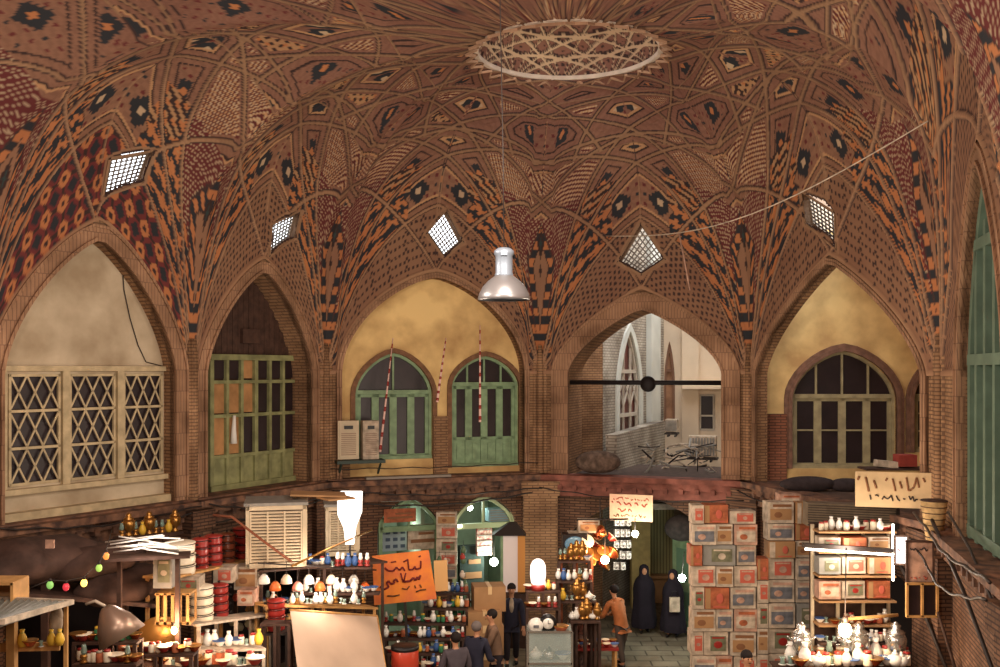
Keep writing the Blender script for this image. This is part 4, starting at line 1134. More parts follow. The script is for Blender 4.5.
person('person with a red scarf far down the passage', (5.7,30.5,0), PI, mat('red_scarf_cloth', (170,44,54), .8), TR_DK, .0, h=1.65)
woman('dark clad figure far down the passage, left of the red scarf', (5.05,30.0,0), PI, 1.6)
woman('second dark clad figure deep in the passage behind the red scarf', (6.1,29.4,0), PI, 1.66)

# ---- cookware prototypes
def pot(label, loc, m, r=.2, h=.16, lid=True, rz=0, group=None):
    t = thing('cooking_pot', label, 'pot', loc, rz, group)
    mb = MB(); mb.lathe([(0,0),(r*.85,0),(r*.97,h*.15),(r,h*.5),(r*.98,h*.92),(r*1.05,h),(r*.95,h),(r*.9,h*.9)], n=20); obj('body', mb, m, t)
    if lid:
        mb = MB(); mb.lathe([(r*1.05,h),(r*1.0,h+.012),(r*.6,h+.035),(0,h+.04)], n=20); ld = obj('lid', mb, m, t); mb = MB(); mb.lathe([(.012,h+.035),(.012,h+.055),(.026,h+.06),(.02,h+.075),(0,h+.078)], n=10); obj('knob', mb, M_BLACK, ld)
    mb = MB(); mb.tube([(r,0.04,h*.7),(r+.04,0.04,h*.72),(r+.04,-.04,h*.72),(r,-.04,h*.7)], .010, 6); obj('handle', mb, M_BLACK, t)
    mb = MB(); mb.tube([(-r,0.04,h*.7),(-r-.04,0.04,h*.72),(-r-.04,-.04,h*.72),(-r,-.04,h*.7)], .010, 6); obj('handle', mb, M_BLACK, t)
    mb = MB(); mb.lathe([(r*1.0,h-.02),(r*1.03,h-.02),(r*1.03,h-.006),(r*1.0,h-.006)], n=20); obj('rim', mb, M_BLACK, t)
    return t
def pot_stack(px, py, Y, n, m, r, h, where, group):
    z0 = EYE+(HY-py)/F*Y; x = (px-500)/F*Y; base = None
    names = ['lowest', 'second from the bottom', 'third from the bottom', 'fourth from the bottom', 'fifth from the bottom']
    for k in range(n):
        top = k == n-1; nm = 'topmost' if top and n > 1 else names[k]
        lab = where % nm
        if base is None: base = pot(lab, (x, Y, z0), m, r, h, False, .3, group); o = base
        elif top: o = pot(lab, (x, Y, z0+k*h*1.03), m, r*.98, h, True, .3, group)
        else: o = dup(base, (x, Y, z0+k*h*1.03), .3+k*.2, lab, group)
e0 = (V[2]-V[0]).normalized(); ang0 = math.atan2(e0.y, e0.x)
pot_stack(180, 575, 15.6, 3, M_CREAM, .235, .165, 'wide cream pot, %s of the big white stack', 'pots on the upper left shelf')
pot_stack(200, 571, 16.2, 4, M_RED, .135, .125, 'red pot, %s of the first narrow stack right of the cream pots', 'pots on the upper left shelf')
pot_stack(213, 568, 16.7, 4, M_RED, .155, .13, 'red pot, %s of the second narrow stack', 'pots on the upper left shelf')
pot_stack(227, 564, 17.2, 4, M_BROWNE, .14, .125, 'brown pot, %s of the brown stack', 'pots on the upper left shelf')
pot_stack(242, 558, 17.8, 4, M_RED, .165, .13, 'red pot, %s of the stack beside the big cooler', 'pots on the upper left shelf')
pot_stack(201, 622, 15.6, 4, M_CREAM, .19, .135, 'cream pot with black rim, %s of the stack on the lower shelf', 'pots on the lower left shelf')
pot_stack(219, 618, 16.2, 4, M_RED, .15, .13, 'red pot, %s of the red stack on the lower shelf', 'pots on the lower left shelf')
pot_stack(276, 630, 16.6, 4, M_RED, .15, .12, 'small red pot, %s of the stack by the white awning', 'pots on the lower left shelf')
# shelf boards carrying them
def shelf_line(p, q, w, label, m=M_WOOD, posts=True, t_=.035, name='display_shelf'):
    a, c = Vector(p), Vector(q); t = thing(name, label, 'shelf', a); mb = MB(); mb.bar((0,0,-t_/2), c-a-Vector((0,0,t_/2)), w, t_); obj('board', mb, m, t)
    if posts:
        for f in (.03, .5, .97):
            for sd in (-1, 1):
                d = (c-a); nx = Vector((-d.y, d.x, 0)).normalized()*w*.45*sd; p0 = d*f+nx
                mb = MB(); mb.bar((p0.x, p0.y, p0.z-t_), (p0.x, p0.y, -a.z), .05, .05, (1,0,0)); obj('post', mb, m, t)
    return t
shelf_line(at(158, 576.5, 15.0), at(250, 556.5, 18.2), .5, 'upper pine shelf holding the cream and red pot stacks')
shelf_line(at(186, 623, 15.1), at(262, 612.5, 16.9), .42, 'lower shelf holding cream and red pots', M_WHITE)
shelf_line(at(262, 630.5, 16.6), at(290, 630, 16.6), .4, 'small shelf under the little red pot stack', M_DKMET)

# ---- printed cartons
CART = [(M_WHITE, M_REDINK, M_PINK), (M_PINK, M_WHITE, M_ORC), (M_CARD, M_WHITE, M_REDINK), (M_WHITE, M_GRC, M_RED), (M_WHITE, M_BLC, M_PINK), (M_ORC, M_CARD, M_REDINK), (M_GREY, M_GRC, M_WHITE), (M_WHITE, M_CARD, M_BRNINK)]
cprot = {}
def carton(px0, px1, py0, py1, Y, style, label, group, depth=.34, rz=0):
    """py0 top, py1 bottom"""
    W = (px1-px0)/F*Y; H = (py1-py0)/F*Y; p = at((px0+px1)/2, py1, Y); p.y += R.uniform(-.05, .05); rz = rz or R.uniform(-.06, .06)
    t = thing('carton', label, 'box', p, rz, group); c = CART[style % len(CART)]
    mb = MB(); mb.box((0,depth/2,H/2), (W*.97,depth,H*.96)); obj('box_body', mb, c[0], t)
    mb = MB(); v = style % 3
    if v == 0: mb.box((W*.08,-.004,H*.5), (W*.62,.01,H*.62))
    elif v == 1: mb.box((0,-.004,H*.42), (W*.8,.01,H*.5))
    else: mb.box((-W*.36,-.004,H*.5), (W*.2,.01,H*.92))
    pnl = obj('printed_panel', mb, c[1], t)
    mb = MB()
    if v == 0: mb.ball((W*.08,-.008,H*.45), min(W,H)*.2, 10, 6, (1,.05,.8)); cap_ = (W*.08,-.008,H*.74), (W*.5,.008,H*.07)
    elif v == 1: mb.ball((-W*.1,-.008,H*.4), min(W,H)*.16, 10, 6, (1.3,.05,.9)); cap_ = (W*.05,-.006,H*.82), (W*.7,.008,H*.12)
    else: mb.ball((W*.12,-.008,H*.5), min(W,H)*.22, 10, 6, (.8,.05,1.1)); cap_ = (W*.1,-.006,H*.12), (W*.5,.008,H*.06)
    obj('picture', mb, c[2], pnl); mb = MB(); mb.box(*cap_); obj('printed_caption', mb, c[2], pnl)
    return t
CN = ['white','pale pink','brown cardboard','white and green','white and blue','orange','grey','white and tan']
rows_ = [505, 524, 545, 566, 587, 609, 632, 656, 682]
colx = [(692,704),(704,729),(730,756)]
R2 = random.Random(5)
side = ['left edge','middle','right edge']; rowword = ['top row','second row','third row','fourth row','fifth row','sixth row','seventh row','bottom row']
wallstyle = [[0,5,0],[4,7,1],[5,6,4],[0,7,0],[3,5,4],[7,4,1],[0,3,7],[4,1,0]]
for ri in range(8):
    cx = colx if ri % 2 == 0 else [(692,716),(716,733),(734,757)]
    if ri in (2,): cx = [(690,702),(703,736),(737,757)]
    for ci, (xa, xb) in enumerate(cx):
        st = wallstyle[ri][ci]; dy = 6 if (ci == 2 and ri == 0) else 0
        carton(xa, xb, rows_[ri]+dy, rows_[ri+1], 19.0, st, '%s box, %s %s of the tall carton wall by the passage' % (CN[st], rowword[ri], side[ci]), 'cartons in the tall wall')
colx = [(757,768),(768,795),(796,815)]
r3 = [502, 524, 541, 558, 580, 603, 628, 654, 682]
ws2 = [[2,7,2],[2,4,5],[7,2,7],[5,0,4],[0,4,4],[3,4,6],[7,3,1],[0,0,2]]
for ri in range(8):
    for ci, (xa, xb) in enumerate(colx):
        if ci == 0 and ri < 3: continue
        st = ws2[ri][ci]
        carton(xa, xb, r3[ri], r3[ri+1], 19.0, st, '%s box, %s %s of the carton stack beside the lit shelves' % (CN[st], rowword[ri], side[ci]), 'cartons in the second stack')
carton(779, 801, 494, 507, 19.3, 1, 'small pink box lying on top of the second carton stack', 'cartons in the second stack')
# ground the stacks on plinths
for nm, xa, xb in (('left', 690, 758), ('right', 758, 817)):
    p = at((xa+xb)/2, 682, 19.0); W = (xb-xa)/F*19; mb = MB(); mb.box((0,.2,-p.z/2), (W,.45,p.z)); mb.box((0,.2,-.02), (W+.04,.5,.04))
    tag(obj('plinth', mb, M_DKW, None, T(p)), 'dark wooden plinth under the %s carton stack' % nm, 'plinth')

# ---- lit shelf unit with crockery on the right
PX0, PX1, YS = 816, 893, 17.0
unit = thing('display_shelf', 'tall shelf unit full of boxes and crockery under a fluorescent tube', 'shelf', at((PX0+PX1)/2, 667, YS)*Vector((1,1,0)))
Wd = (PX1-PX0)/F*YS; ys = [531, 551, 575, 600, 624, 650, 676]
for xx in (-Wd/2, -Wd/6, Wd/6, Wd/2):
    mb = MB(); mb.box((xx,.2,(EYE+(HY-526)/F*YS)/2), (.05,.05,EYE+(HY-526)/F*YS)); obj('post', mb, M_BEI, unit)
for y in ys:
    z = EYE+(HY-y)/F*YS; mb = MB(); mb.box((0,.05,z), (Wd,.42,.03)); obj('shelf_board', mb, M_CARD, unit)
mb = MB(); mb.box((0,.36,(EYE+(HY-526)/F*YS)/2), (Wd,.03,EYE+(HY-526)/F*YS)); obj('back_panel', mb, M_DKW, unit)
p = at(850, 549, 16.72); t = thing('fluorescent_tube', 'long glowing fluorescent tube along the top of the lit right shelves', 'lamp', p); mb = MB(); mb.tube([(-.75,0,0),(.75,0,-.10)], .018, 8); obj('tube', mb, M_TUBE, t); mb = MB(); mb.bar((-.78,.05,.06), (.78,.05,-.04), .08, .07); obj('fitting', mb, M_DKMET, t)
p = at(893, 548, 16.8); mb = MB(); mb.tube([(0,0,.4),(0,0,-.55)], .02, 8); tag(obj('fluorescent_tube', mb, M_TUBE, None, T(p)), 'upright glowing tube at the right end of the lit shelves', 'lamp')

# small goods prototypes
def proto(kind, m, m2):
    t = thing(kind, 'x', 'x')
    if kind == 'tea_glass': a = [(0,0),(.035,0),(.03,.02),(.025,.05),(.04,.10),(.038,.10)]; b_ = [(.05,-.005),(.055,.0),(.02,.005),(0,.0)]; n1, n2 = 'glass', 'saucer'
    elif kind == 'vase': a = [(0,0),(.05,0),(.08,.08),(.07,.15),(.03,.22),(.04,.27),(.035,.27)]; b_ = [(.03,.215),(.034,.22),(.03,.225)]; n1, n2 = 'body', 'collar'
    elif kind == 'teapot': a = [(0,0),(.06,0),(.10,.06),(.09,.11),(.04,.14)]; b_ = [(.045,.14),(.04,.16),(.015,.17),(.02,.19),(0,.2)]; n1, n2 = 'body', 'lid'
    elif kind == 'bowl': a = [(0,0),(.05,0),(.06,.02),(.11,.08),(.12,.10),(.105,.09)]; b_ = [(.113,.088),(.125,.092),(.125,.104),(.113,.104)]; n1, n2 = 'body', 'rim'
    elif kind == 'oil_lamp': a = [(0,0),(.06,0),(.065,.02),(.03,.05),(.06,.09),(.055,.12),(.03,.13)]; b_ = [(.03,.13),(.05,.17),(.035,.24),(.03,.28),(.028,.28)]; n1, n2 = 'base', 'chimney'
    elif kind == 'jar': a = [(0,0),(.055,0),(.06,.02),(.06,.14),(.045,.16)]; b_ = [(.05,.16),(.05,.19),(0,.195)]; n1, n2 = 'body', 'lid'
    elif kind == 'samovar': a = [(0,0),(.08,0),(.08,.03),(.05,.06),(.05,.09),(.12,.16),(.13,.28),(.10,.34)]; b_ = [(.10,.34),(.11,.36),(.05,.40),(.06,.44),(.02,.48),(0,.49)]; n1, n2 = 'body', 'crown'
    mb = MB(); mb.lathe(a, n=14)
    if kind == 'teapot': mb.tube([(.09,0,.06),(.14,0,.08),(.17,0,.13)], [.02,.014,.01], 6); mb.tube([(-.09,0,.10),(-.14,0,.10),(-.14,0,.05),(-.09,0,.04)], .01, 6)
    if kind == 'samovar': mb.tube([(.12,0,.2),(.17,0,.2),(.17,0,.16)], .014, 6); mb.tube([(.12,.0,.27),(.17,0,.31)], .012, 6); mb.tube([(-.12,.0,.27),(-.17,0,.31)], .012, 6)
    obj(n1, mb, m, t); mb = MB(); mb.lathe(b_, n=14); obj(n2, mb, m2, t)
    return t
PK = [('tea_glass', M_CLR, M_PORC), ('vase', M_PORC, M_RED), ('teapot', M_PORC, M_PORC), ('bowl', M_RED, M_CREAM), ('oil_lamp', M_BRASS, M_CLR), ('jar', M_CREAM, M_RED), ('samovar', M_BRASS, M_BRASS),
      ('vase', M_BLUE, M_CREAM), ('bowl', M_COP, M_BRASS), ('jar', M_GRN, M_YEL), ('teapot', M_STEEL, M_BLACK), ('jar', M_ORC, M_WHITE), ('bowl', M_PORC, M_BLUE), ('vase', M_YEL, M_GRN), ('samovar', M_STEEL, M_STEEL), ('oil_lamp', M_RED, M_PORC)]
CATN = {'tea_glass':'glass','vase':'vase','teapot':'teapot','bowl':'bowl','oil_lamp':'lamp','jar':'jar','samovar':'samovar'}
COLN = ['clear','white','white','red','brass','cream','brass','blue','copper','green','steel','orange','white and blue','yellow','steel','red']
first = {}
def put_item(k, loc, rz, sc, label, group):
    kind, m, m2 = PK[k]
    if k not in first: o = proto(kind, m, m2); first[k] = o; o.location = loc; o.rotation_euler = (0,0,rz)
    else: o = dup(first[k], loc, rz)
    o.scale = (sc, sc, sc); o['label'] = label; o['category'] = CATN[kind]; o['group'] = group
    return o
def fill_shelf(x0, x1, y, Y, kinds, where, group, gap=11, sc=1.0, rr=None, jit=.06):
    rr = rr or R; gap *= .66; sc *= .80; x = x0+gap/2
    while x < x1-gap*.3:
        k = rr.choice(kinds); p = at(x, y, Y); d = rr.uniform(-jit, jit)
        put_item(k, (p.x, Y+d, p.z+.002), rr.uniform(0, 6), sc*rr.uniform(.85, 1.1), '%s %s %s' % (COLN[k], CATN[PK[k][0]] if PK[k][0] != 'oil_lamp' else 'oil lamp', where), group+' '+COLN[k]+' '+PK[k][0]); x += gap*rr.uniform(.8, 1.25)
for i, y in enumerate(ys[:-1]):
    yb = y-.7 if False else y-1.0
for i, y in enumerate(ys):
    if i in (1, 2, 3):
        for j, (xa, xb) in enumerate(((818,840),(842,866),(868,891))):
            st = (i*3+j*2) % 8; carton(xa, xb, ys[i-1]+6, y-1, YS-.12, st, '%s box, %s on the %s of the lit right shelf unit' % (CN[st], ['left','middle','right'][j], ['','top shelf','second shelf','third shelf'][i]), 'boxes on the lit shelves', .26)
    else:
        fill_shelf(818, 892, y-1, YS-.02, [0,1,3,5,8,11,12] if i > 3 else [1,3,5], 'on the lit right shelf unit, %s' % ('above the tube' if i == 0 else 'lower shelves'), 'crockery on the right shelves', 9, 1.05)
# items in front on a table at the bottom right
shelf_line(at(776, 668, 16.1), at(914, 668, 16.1), .8, 'long stall table at the bottom right covered with dishes', M_DKW, name='stall_table')
fill_shelf(780, 912, 665, 15.95, [1,2,3,5,8,12,0], 'on the stall table at the bottom right', 'goods on the bottom right table', 10, 1.5)
fill_shelf(785, 910, 661, 16.25, [1,4,14,5,11], 'standing tall at the back of the bottom right table', 'tall goods on the bottom right table', 14, 1.6)
t = thing('bare_bulb', 'glaring bare bulb above the bottom right stall table', 'lamp', at(845, 630, 15.8)); mb = MB(); mb.ball((0,0,0), .10, 14, 10, (1,1,1.2)); obj('bulb', mb, glow('glaring_bulb', (255,225,180), 25), t); mb = MB(); mb.lathe([(.05,.1),(.05,.2),(0,.21)], n=10); mb.tube([(0,0,.2),(.02,0,1.3)], .01, 6); obj('socket', mb, M_DKMET, t)
mb = MB(); a = at(846, 619, 16.2); c = at(898, 615, 16.2); mb.tube([a, c], .028, 8); tag(obj('wooden_rail', mb, M_WOOD), 'short pale wooden rail above the glaring bulb', 'rail')

# roller shutter housing, box on ledge, package
p = at(850, 515, 17.5); t = thing('shutter_box', 'grey brown roller shutter housing above the lit right shelves', 'shutter', M=T(p, -.06) @ Matrix.Rotation(.035, 4, 'Y')); W = 1.55
mb = MB(); mb.box((0,0,0), (W,.34,.40)); obj('housing', mb, mat('taupe_shutter', (120,104,84), .6, var=.2), t); mb = MB()
for k in range(9): mb.box((0,-.175,-.17+.042*k), (W*.99,.012,.012))
obj('slat_ridge', mb, M_DKMET, t); mb = MB(); mb.box((W/2-.02,0,-.05), (.06,.4,.5)); obj('end_bracket', mb, M_DKMET, t)
mb = MB(); mb.box((0,0,.11), (.34,.3,.22)); tag(obj('red_crate', mb, mat('dull_red_card', (150,62,52), .8, var=.15), None, T(at(905, 466, 18.9))), 'dull red box sitting behind the cream banner on the balcony', 'box')
mb = MB(); mb.box((0,0,.06), (.40,.2,.12), 0, Matrix.Rotation(.1, 3, 'Y')); tag(obj('paper_parcel', mb, M_WHITE, None, T(at(886, 467, 18.9))), 'flat white parcel left of the dull red box', 'parcel')
shelf_line(at(862, 467.5, 18.9), at(934, 467.5, 18.9), .5, 'plank behind the cream banner carrying the red box', M_DKW, False)
mb = MB(); q = at(812, 483, 21.0); mb.ball((0,0,0), .30, 14, 10, (2.0,.7,.55)); mb.ball((.8,0,-.02), .26, 14, 10, (1.5,.7,.55)); tag(obj('bundle', mb, mat('dark_tarp', (58,48,48), .9, var=.3, bump=.5), None, T(at(808, 484, 20.8))), 'dark tarpaulin bundle lying on the right balcony below the arched window', 'bundle')
# right poster, lattice panel, basket, poles
board_sign('poster', 'brown framed poster bag with a red ring hanging right of the lit shelves', T(at(920, 562, 16.0), -.1), .41, .66, M_PINK, [(.2,-.15,.15,.02,.03,M_DKINK),(-.25,-.15,.15,.02,.03,None)], M_REDINK, M_DKW)
board_sign('light_box', 'narrow white lit sign box at the right end of the shelves', T(at(901, 550, 16.4), -.1), .2, .46, glow('white_lightbox', (236,232,236), 1.2), [(.0,-.06,.06,.02,.05,None)], M_REDINK, M_STEEL)
p = at(922, 600, 15.9); t = thing('glazed_panel', 'small wooden frame with two dark red panes below the poster', 'window panel', T(p).translation); mb = MB()
for x in (-.24, 0, .24): mb.box((x,0,0), (.035,.05,.54))
for z in (-.26, .26): mb.box((0,0,z), (.5,.05,.035))
obj('frame', mb, M_WOOD, t); mb = MB(); mb.box((0,.02,0), (.46,.01,.5)); obj('pane', mb, M_GLASSD, t)
p = at(934, 540, 15.7); t = thing('wicker_basket', 'tall narrow wicker basket hanging by the right pillar under the ledge', 'basket', p); mb = MB(); mb.lathe([(0,0),(.12,0),(.16,.3),(.20,.62),(.19,.62),(.15,.3),(.10,.03)], n=16); obj('weave', mb, mat('pale_wicker', (200,164,112), .8, var=.3, scale=12), t); mb = MB()
for k in range(7): mb.lathe([(.125+.012*k,.04+.095*k),(.14+.012*k,.05+.095*k),(.125+.012*k,.06+.095*k)], n=16)
obj('hoop', mb, M_DKW, t)
for i, (x0, y0, x1, y1, Y0, Y1, r, lab) in enumerate(((898,560,955,690,17,15.5,.03,'dark pole leaning steeply by the right pillar, nearest the shelves'), (912,545,962,690,16.8,15,.025,'dark pole leaning steeply, second from the lit shelves'), (932,520,1000,690,15.4,12.2,.03,'long dark pole running down along the right ledge'), (948,512,992,600,15.2,11.8,.02,'grey pipe running along the top of the right ledge'))):
    a, c = at(x0, y0, Y0), at(x1, y1, Y1); mb = MB(); mb.tube([a, a.lerp(c, .5)+Vector((.03,0,.03)), c], r, 8); tag(obj('pole', mb, M_DKMET if i != 1 else M_DKW), lab, 'pole')

# ---- evaporative coolers
def cooler(label, M, W, D_, H, litm):
    t = thing('air_cooler', label, 'air cooler', M=M)
    mb = MB(); mb.box((0,0,H/2), (W-.06,D_-.06,H-.08)); obj('tank', mb, M_DKW, t)
    mb = MB()
    for sx in (-1,1):
        for sy in (-1,1): mb.box((sx*(W/2-.03), sy*(D_/2-.03), H/2), (.06,.06,H))
    for z in (.04, H-.04):
        mb.box((0,0,z), (W,D_,.08))
    obj('frame', mb, litm, t)
    for (fx, fy, nn) in ((0,-1,'x'), (1,0,'y')):
        mb = MB(); L_2 = (W if fx == 0 else D_)-.16; n = 16
        for k in range(n):
            z = .12+(H-.24)*k/(n-1)
            if fx == 0: mb.box((0,-D_/2+.01,z), (L_2,.03,.026), 0, Matrix.Rotation(.5, 3, 'X'))
            else: mb.box((W/2-.01,0,z), (.03,L_2,.026), 0, Matrix.Rotation(.5, 3, 'Y'))
        for k in range(4):
            o_ = -L_2/2+L_2*k/3
            if fx == 0: mb.box((o_,-D_/2+.0,H/2), (.03,.03,H-.2))
            else: mb.box((W/2,o_,H/2), (.03,.03,H-.2))
        obj('louvre_panel', mb, litm, t)
    mb = MB(); mb.box((0,0,H+.02), (W+.06,D_+.06,.05)); obj('lid', mb, M_GREY, t)
    return t
p = at(297, 566, 17.0)
cooler('big beige evaporative cooler with louvres at the corner of the left stalls', T((p.x-.42, p.y+.32, p.z), math.radians(12)), 1.0, .95, 1.05, M_BEI)
p = at(350, 556, 18.6); cooler('second evaporative cooler behind, partly hidden by the white shade', T((p.x-.2, p.y+.3, p.z), .2), .62, .6, .92, M_BEI)
shelf_line(at(244, 566.5, 17.2), at(372, 557.5, 19.0), 1.0, 'wooden platform carrying the two evaporative coolers', M_DKW)
mb = MB(); mb.box((0,0,0), (.95,.6,.03), 0, Matrix.Rotation(.05, 3, 'Y')); mb.box((.3,-.2,-.05), (.5,.5,.03), .4); tag(obj('flattened_carton', mb, M_CARD, None, T(at(318, 494, 17.5), .2)), 'flattened brown cardboard lying over the top of the big cooler', 'cardboard')
t = thing('paper_lantern', 'bright white tapered shade glowing beside the second cooler', 'lamp', at(350, 544, 17.9)); mb = MB(); mb.lathe([(.10,0),(.14,.3),(.27,.55),(.28,.92),(.26,.93),(.25,.56),(.12,.3)], n=4, M=Matrix.Rotation(.78, 3, 'Z')); obj('shade', mb, glow('lit_white_paper', (255,246,238), .8), t); mb = MB(); mb.tube([(0,0,0),(0,0,-.3)], .02, 6); obj('stem', mb, M_DKMET, t)
mb = MB(); mb.tube([at(213, 515, 16.6), at(232, 517, 16.6), at(262, 540, 16.2), at(292, 562, 16.0)], .022, 8); tag(obj('bent_pipe', mb, mat('rust_pipe', (140,84,60), .7)), 'rusty bent pipe sloping down in front of the big cooler', 'pipe')
mb = MB(); mb.tube([at(292, 566, 16.1), at(330, 548, 17.2), at(372, 530, 18.4)], .02, 8); tag(obj('curtain_rail', mb, M_BRASS), 'thin rail running under the two coolers', 'rail')

# ---- hanging lamps under the coolers
shades = [M_PORC, mat('amber_glass', (224,120,60), .2, trans=.3), M_CREAM, mat('pink_glass', (220,160,150), .2, trans=.3)]
hl = None; words = ['leftmost','second','third','fourth','fifth','sixth','seventh','eighth','ninth','rightmost']
for i in range(10):
    x = 264+i*11.2; Y = 16.4+i*.2; y = 582+(i % 2)*7
    p = at(x, y, Y); t = thing('hanging_lamp', '%s of the ten small glass lamps hanging under the coolers' % words[i], 'lamp', p, 0, 'small glass lamps under the coolers')
    mb = MB(); mb.lathe([(.10,-.02),(.09,.05),(.05,.11),(.025,.13),(.02,.12),(.045,.10),(.085,.04),(.095,-.02)], n=14); obj('shade', mb, shades[i % 4], t)
    mb = MB(); mb.ball((0,0,.02), .04, 10, 8); obj('bulb', mb, M_BULBW if i % 3 == 0 or i == 7 else M_BULBR, t)
    mb = MB(); mb.tube([(0,0,.12),(0,0,.34)], .006, 6); obj('cord', mb, M_DKMET, t)
mb = MB(); mb.tube([at(258, 563, 16.3), at(376, 570, 18.4)], .015, 6); tag(obj('lamp_rail', mb, M_DKMET), 'dark rail from which the small glass lamps hang', 'rail')
shelf_line(at(258, 603, 16.6), at(372, 606, 18.4), .35, 'narrow wooden counter above the white awning, crowded with glassware', M_WOOD)
fill_shelf(262, 370, 603, 17.1, [0,0,4,12,1], 'on the narrow counter above the white awning', 'glassware above the awning', 7, .9)
# white awning
mb = MB(); nx, ny = 16, 10; A0, A1, B0, B1 = at(290, 610, 16.4), at(377, 616, 18.0), at(300, 690, 15.0), at(388, 685, 16.6); vs = []
for i in range(nx+1):
    for j in range(ny+1):
        u, v_ = i/nx, j/ny; p = A0.lerp(A1, u).lerp(B0.lerp(B1, u), v_); p.z += .05*math.sin(u*9)*v_-.10*math.sin(PI*u)*v_; vs.append(p)
vs2 = [v_+Vector((0,.02,.012)) for v_ in vs]; nn = (nx+1)*(ny+1)
fs = [(i*(ny+1)+j, (i+1)*(ny+1)+j, (i+1)*(ny+1)+j+1, i*(ny+1)+j+1) for i in range(nx) for j in range(ny)]
mb.add(vs, fs, True); mb.add(vs2, fs, True)
t = thing('cloth_awning', 'plain off-white cloth awning sloping down in the lower left centre', 'awning', (0,0,0)); obj('cloth', mb, mat('off_white_cloth', (186,160,138), .85, var=.1, scale=1.5, bump=.1), t, fixn=False)
mb = MB(); mb.tube([A0, A1], .025, 6); obj('rail', mb, M_WOOD, t); mb = MB(); mb.tube([A1, B1], .02, 6); obj('edge_rod', mb, M_WOOD, t)

# ---- copper stall at lower left, lit by a bulb
shelf_line(at(140, 668, 14.4), at(262, 668, 15.4), .8, 'low stall counter of shining copper at the lower left', M_DKW, name='stall_counter')
fill_shelf(146, 262, 665, 14.9, [8,8,3,11,0,5], 'on the copper counter at the lower left', 'copperware at the lower left', 8, 1.35)
shelf_line(at(196, 648, 15.2), at(262, 646, 15.8), .35, 'shelf of glass and boxes under the lower pot shelf', M_WHITE)
fill_shelf(200, 262, 645, 15.5, [0,1,5,12,13], 'on the white shelf below the cream and red pots', 'small ware below the pots', 8, 1.1)
t = thing('copper_tray', 'large round copper tray standing upright and glowing beside the bulb', 'tray', M=T(at(158, 636, 14.9), .2) @ Matrix.Rotation(1.4, 4, 'X')); mb = MB(); mb.lathe([(0,.0),(.20,0),(.26,.03),(.28,.05),(.26,.01),(.20,-.015),(0,-.015)], n=30); obj('dish', mb, M_COP, t); mb = MB(); mb.lathe([(.27,.04),(.29,.05),(.28,.06)], n=30); obj('rim', mb, M_BRASS, t)
t = thing('bare_bulb', 'glowing bulb in front of the copper tray at lower left', 'lamp', at(175, 630, 14.4)); mb = MB(); mb.ball((0,0,0), .055, 12, 8, (1,1,1.2)); obj('bulb', mb, M_BULBW, t); mb = MB(); mb.lathe([(.03,.05),(.03,.11),(0,.12)], n=10); mb.tube([(0,0,.11),(0,0,.5)], .006, 6); obj('socket', mb, M_DKMET, t)
carton(153, 172, 553, 589, 14.6, 6, 'tall grey perforated box at the left end of the pot shelf', 'odd boxes by the pots')
carton(174, 200, 577, 592, 15.4, 3, 'white box with floral print directly below the cream pots', 'odd boxes by the pots')
carton(212, 232, 568, 584, 16.4, 0, 'white and red printed box under the red pots', 'odd boxes by the pots')
carton(234, 258, 566, 590, 16.9, 7, 'white and tan printed box under the last red pot stack', 'odd boxes by the pots')
carton(237, 254, 590, 606, 16.6, 1, 'pink box standing on the lower pot shelf', 'odd boxes by the pots')
t = thing('slatted_crate', 'pale slatted wooden crate below the grey perforated box', 'crate', at(176, 622, 14.9)); 
for k in range(5):
    mb = MB(); mb.box((-.22+.11*k,-.15,.23), (.045,.02,.46)); obj('slat', mb, M_WOOD, t)
mb = MB(); mb.box((0,.0,.02), (.52,.32,.04)); mb.box((0,.0,.45), (.52,.32,.03)); mb.box((.25,.14,.235), (.03,.03,.42)); mb.box((-.25,.14,.235), (.03,.03,.42)); obj('frame', mb, M_WOOD, t)

# ---- bundle of white sticks and gilt cups, upper left
p = at(145, 550, 14.2)
for i in range(14):
    a = -.9+1.8*R.random(); L = R.uniform(.5, 1.0); ox = R.uniform(-.3, .3)
    mb = MB(); d = Vector((math.cos(a*.45), .3*R.uniform(-1, 1), math.sin(a*.45)*.5)); mb.tube([Vector((ox,0,.05*i/14))-d*L/2, Vector((ox,0,.05*i/14))+d*L/2], .013, 6)
    o = obj('white_rod', mb, M_PORC, None, T(p+Vector((0, .02*i, R.uniform(-.05, .12))))); o['label'] = 'thin white rod in the loose bundle above the left stalls'; o['category'] = 'rod'; o['group'] = 'loose bundle of white rods'
mb = MB(); mb.bar((-.55,0,-.12), (.55,.3,-.12), .4, .04); mb.box((-.4,.1,-.9), (.06,.06,1.5)); mb.box((.4,.2,-.9), (.06,.06,1.5)); tag(obj('rack', mb, M_DKW, None, T(p)), 'dark rack on which the white rods lie', 'rack')
a, c = at(118, 537, 16.4), at(178, 531, 17.6)
shelf_line(a, c, .25, 'dark ledge shelf lined with gilt cups under the upper windows', M_DKW, False)
for i in range(9):
    q = a.lerp(c, (i+.5)/9); k = [4,6,4,13,6,4,4,13,6][i]; put_item(k, (q.x, q.y, q.z), i, .8, '%s ornament, %s of the row on the dark ledge shelf' % (['brass lamp','brass urn','brass lamp','yellow vase','brass urn','brass lamp','brass lamp','yellow vase','brass urn'][i], ['first from the left','second','third','fourth','fifth','sixth','seventh','eighth','last'][i]), 'gilt ornaments on the ledge shelf')
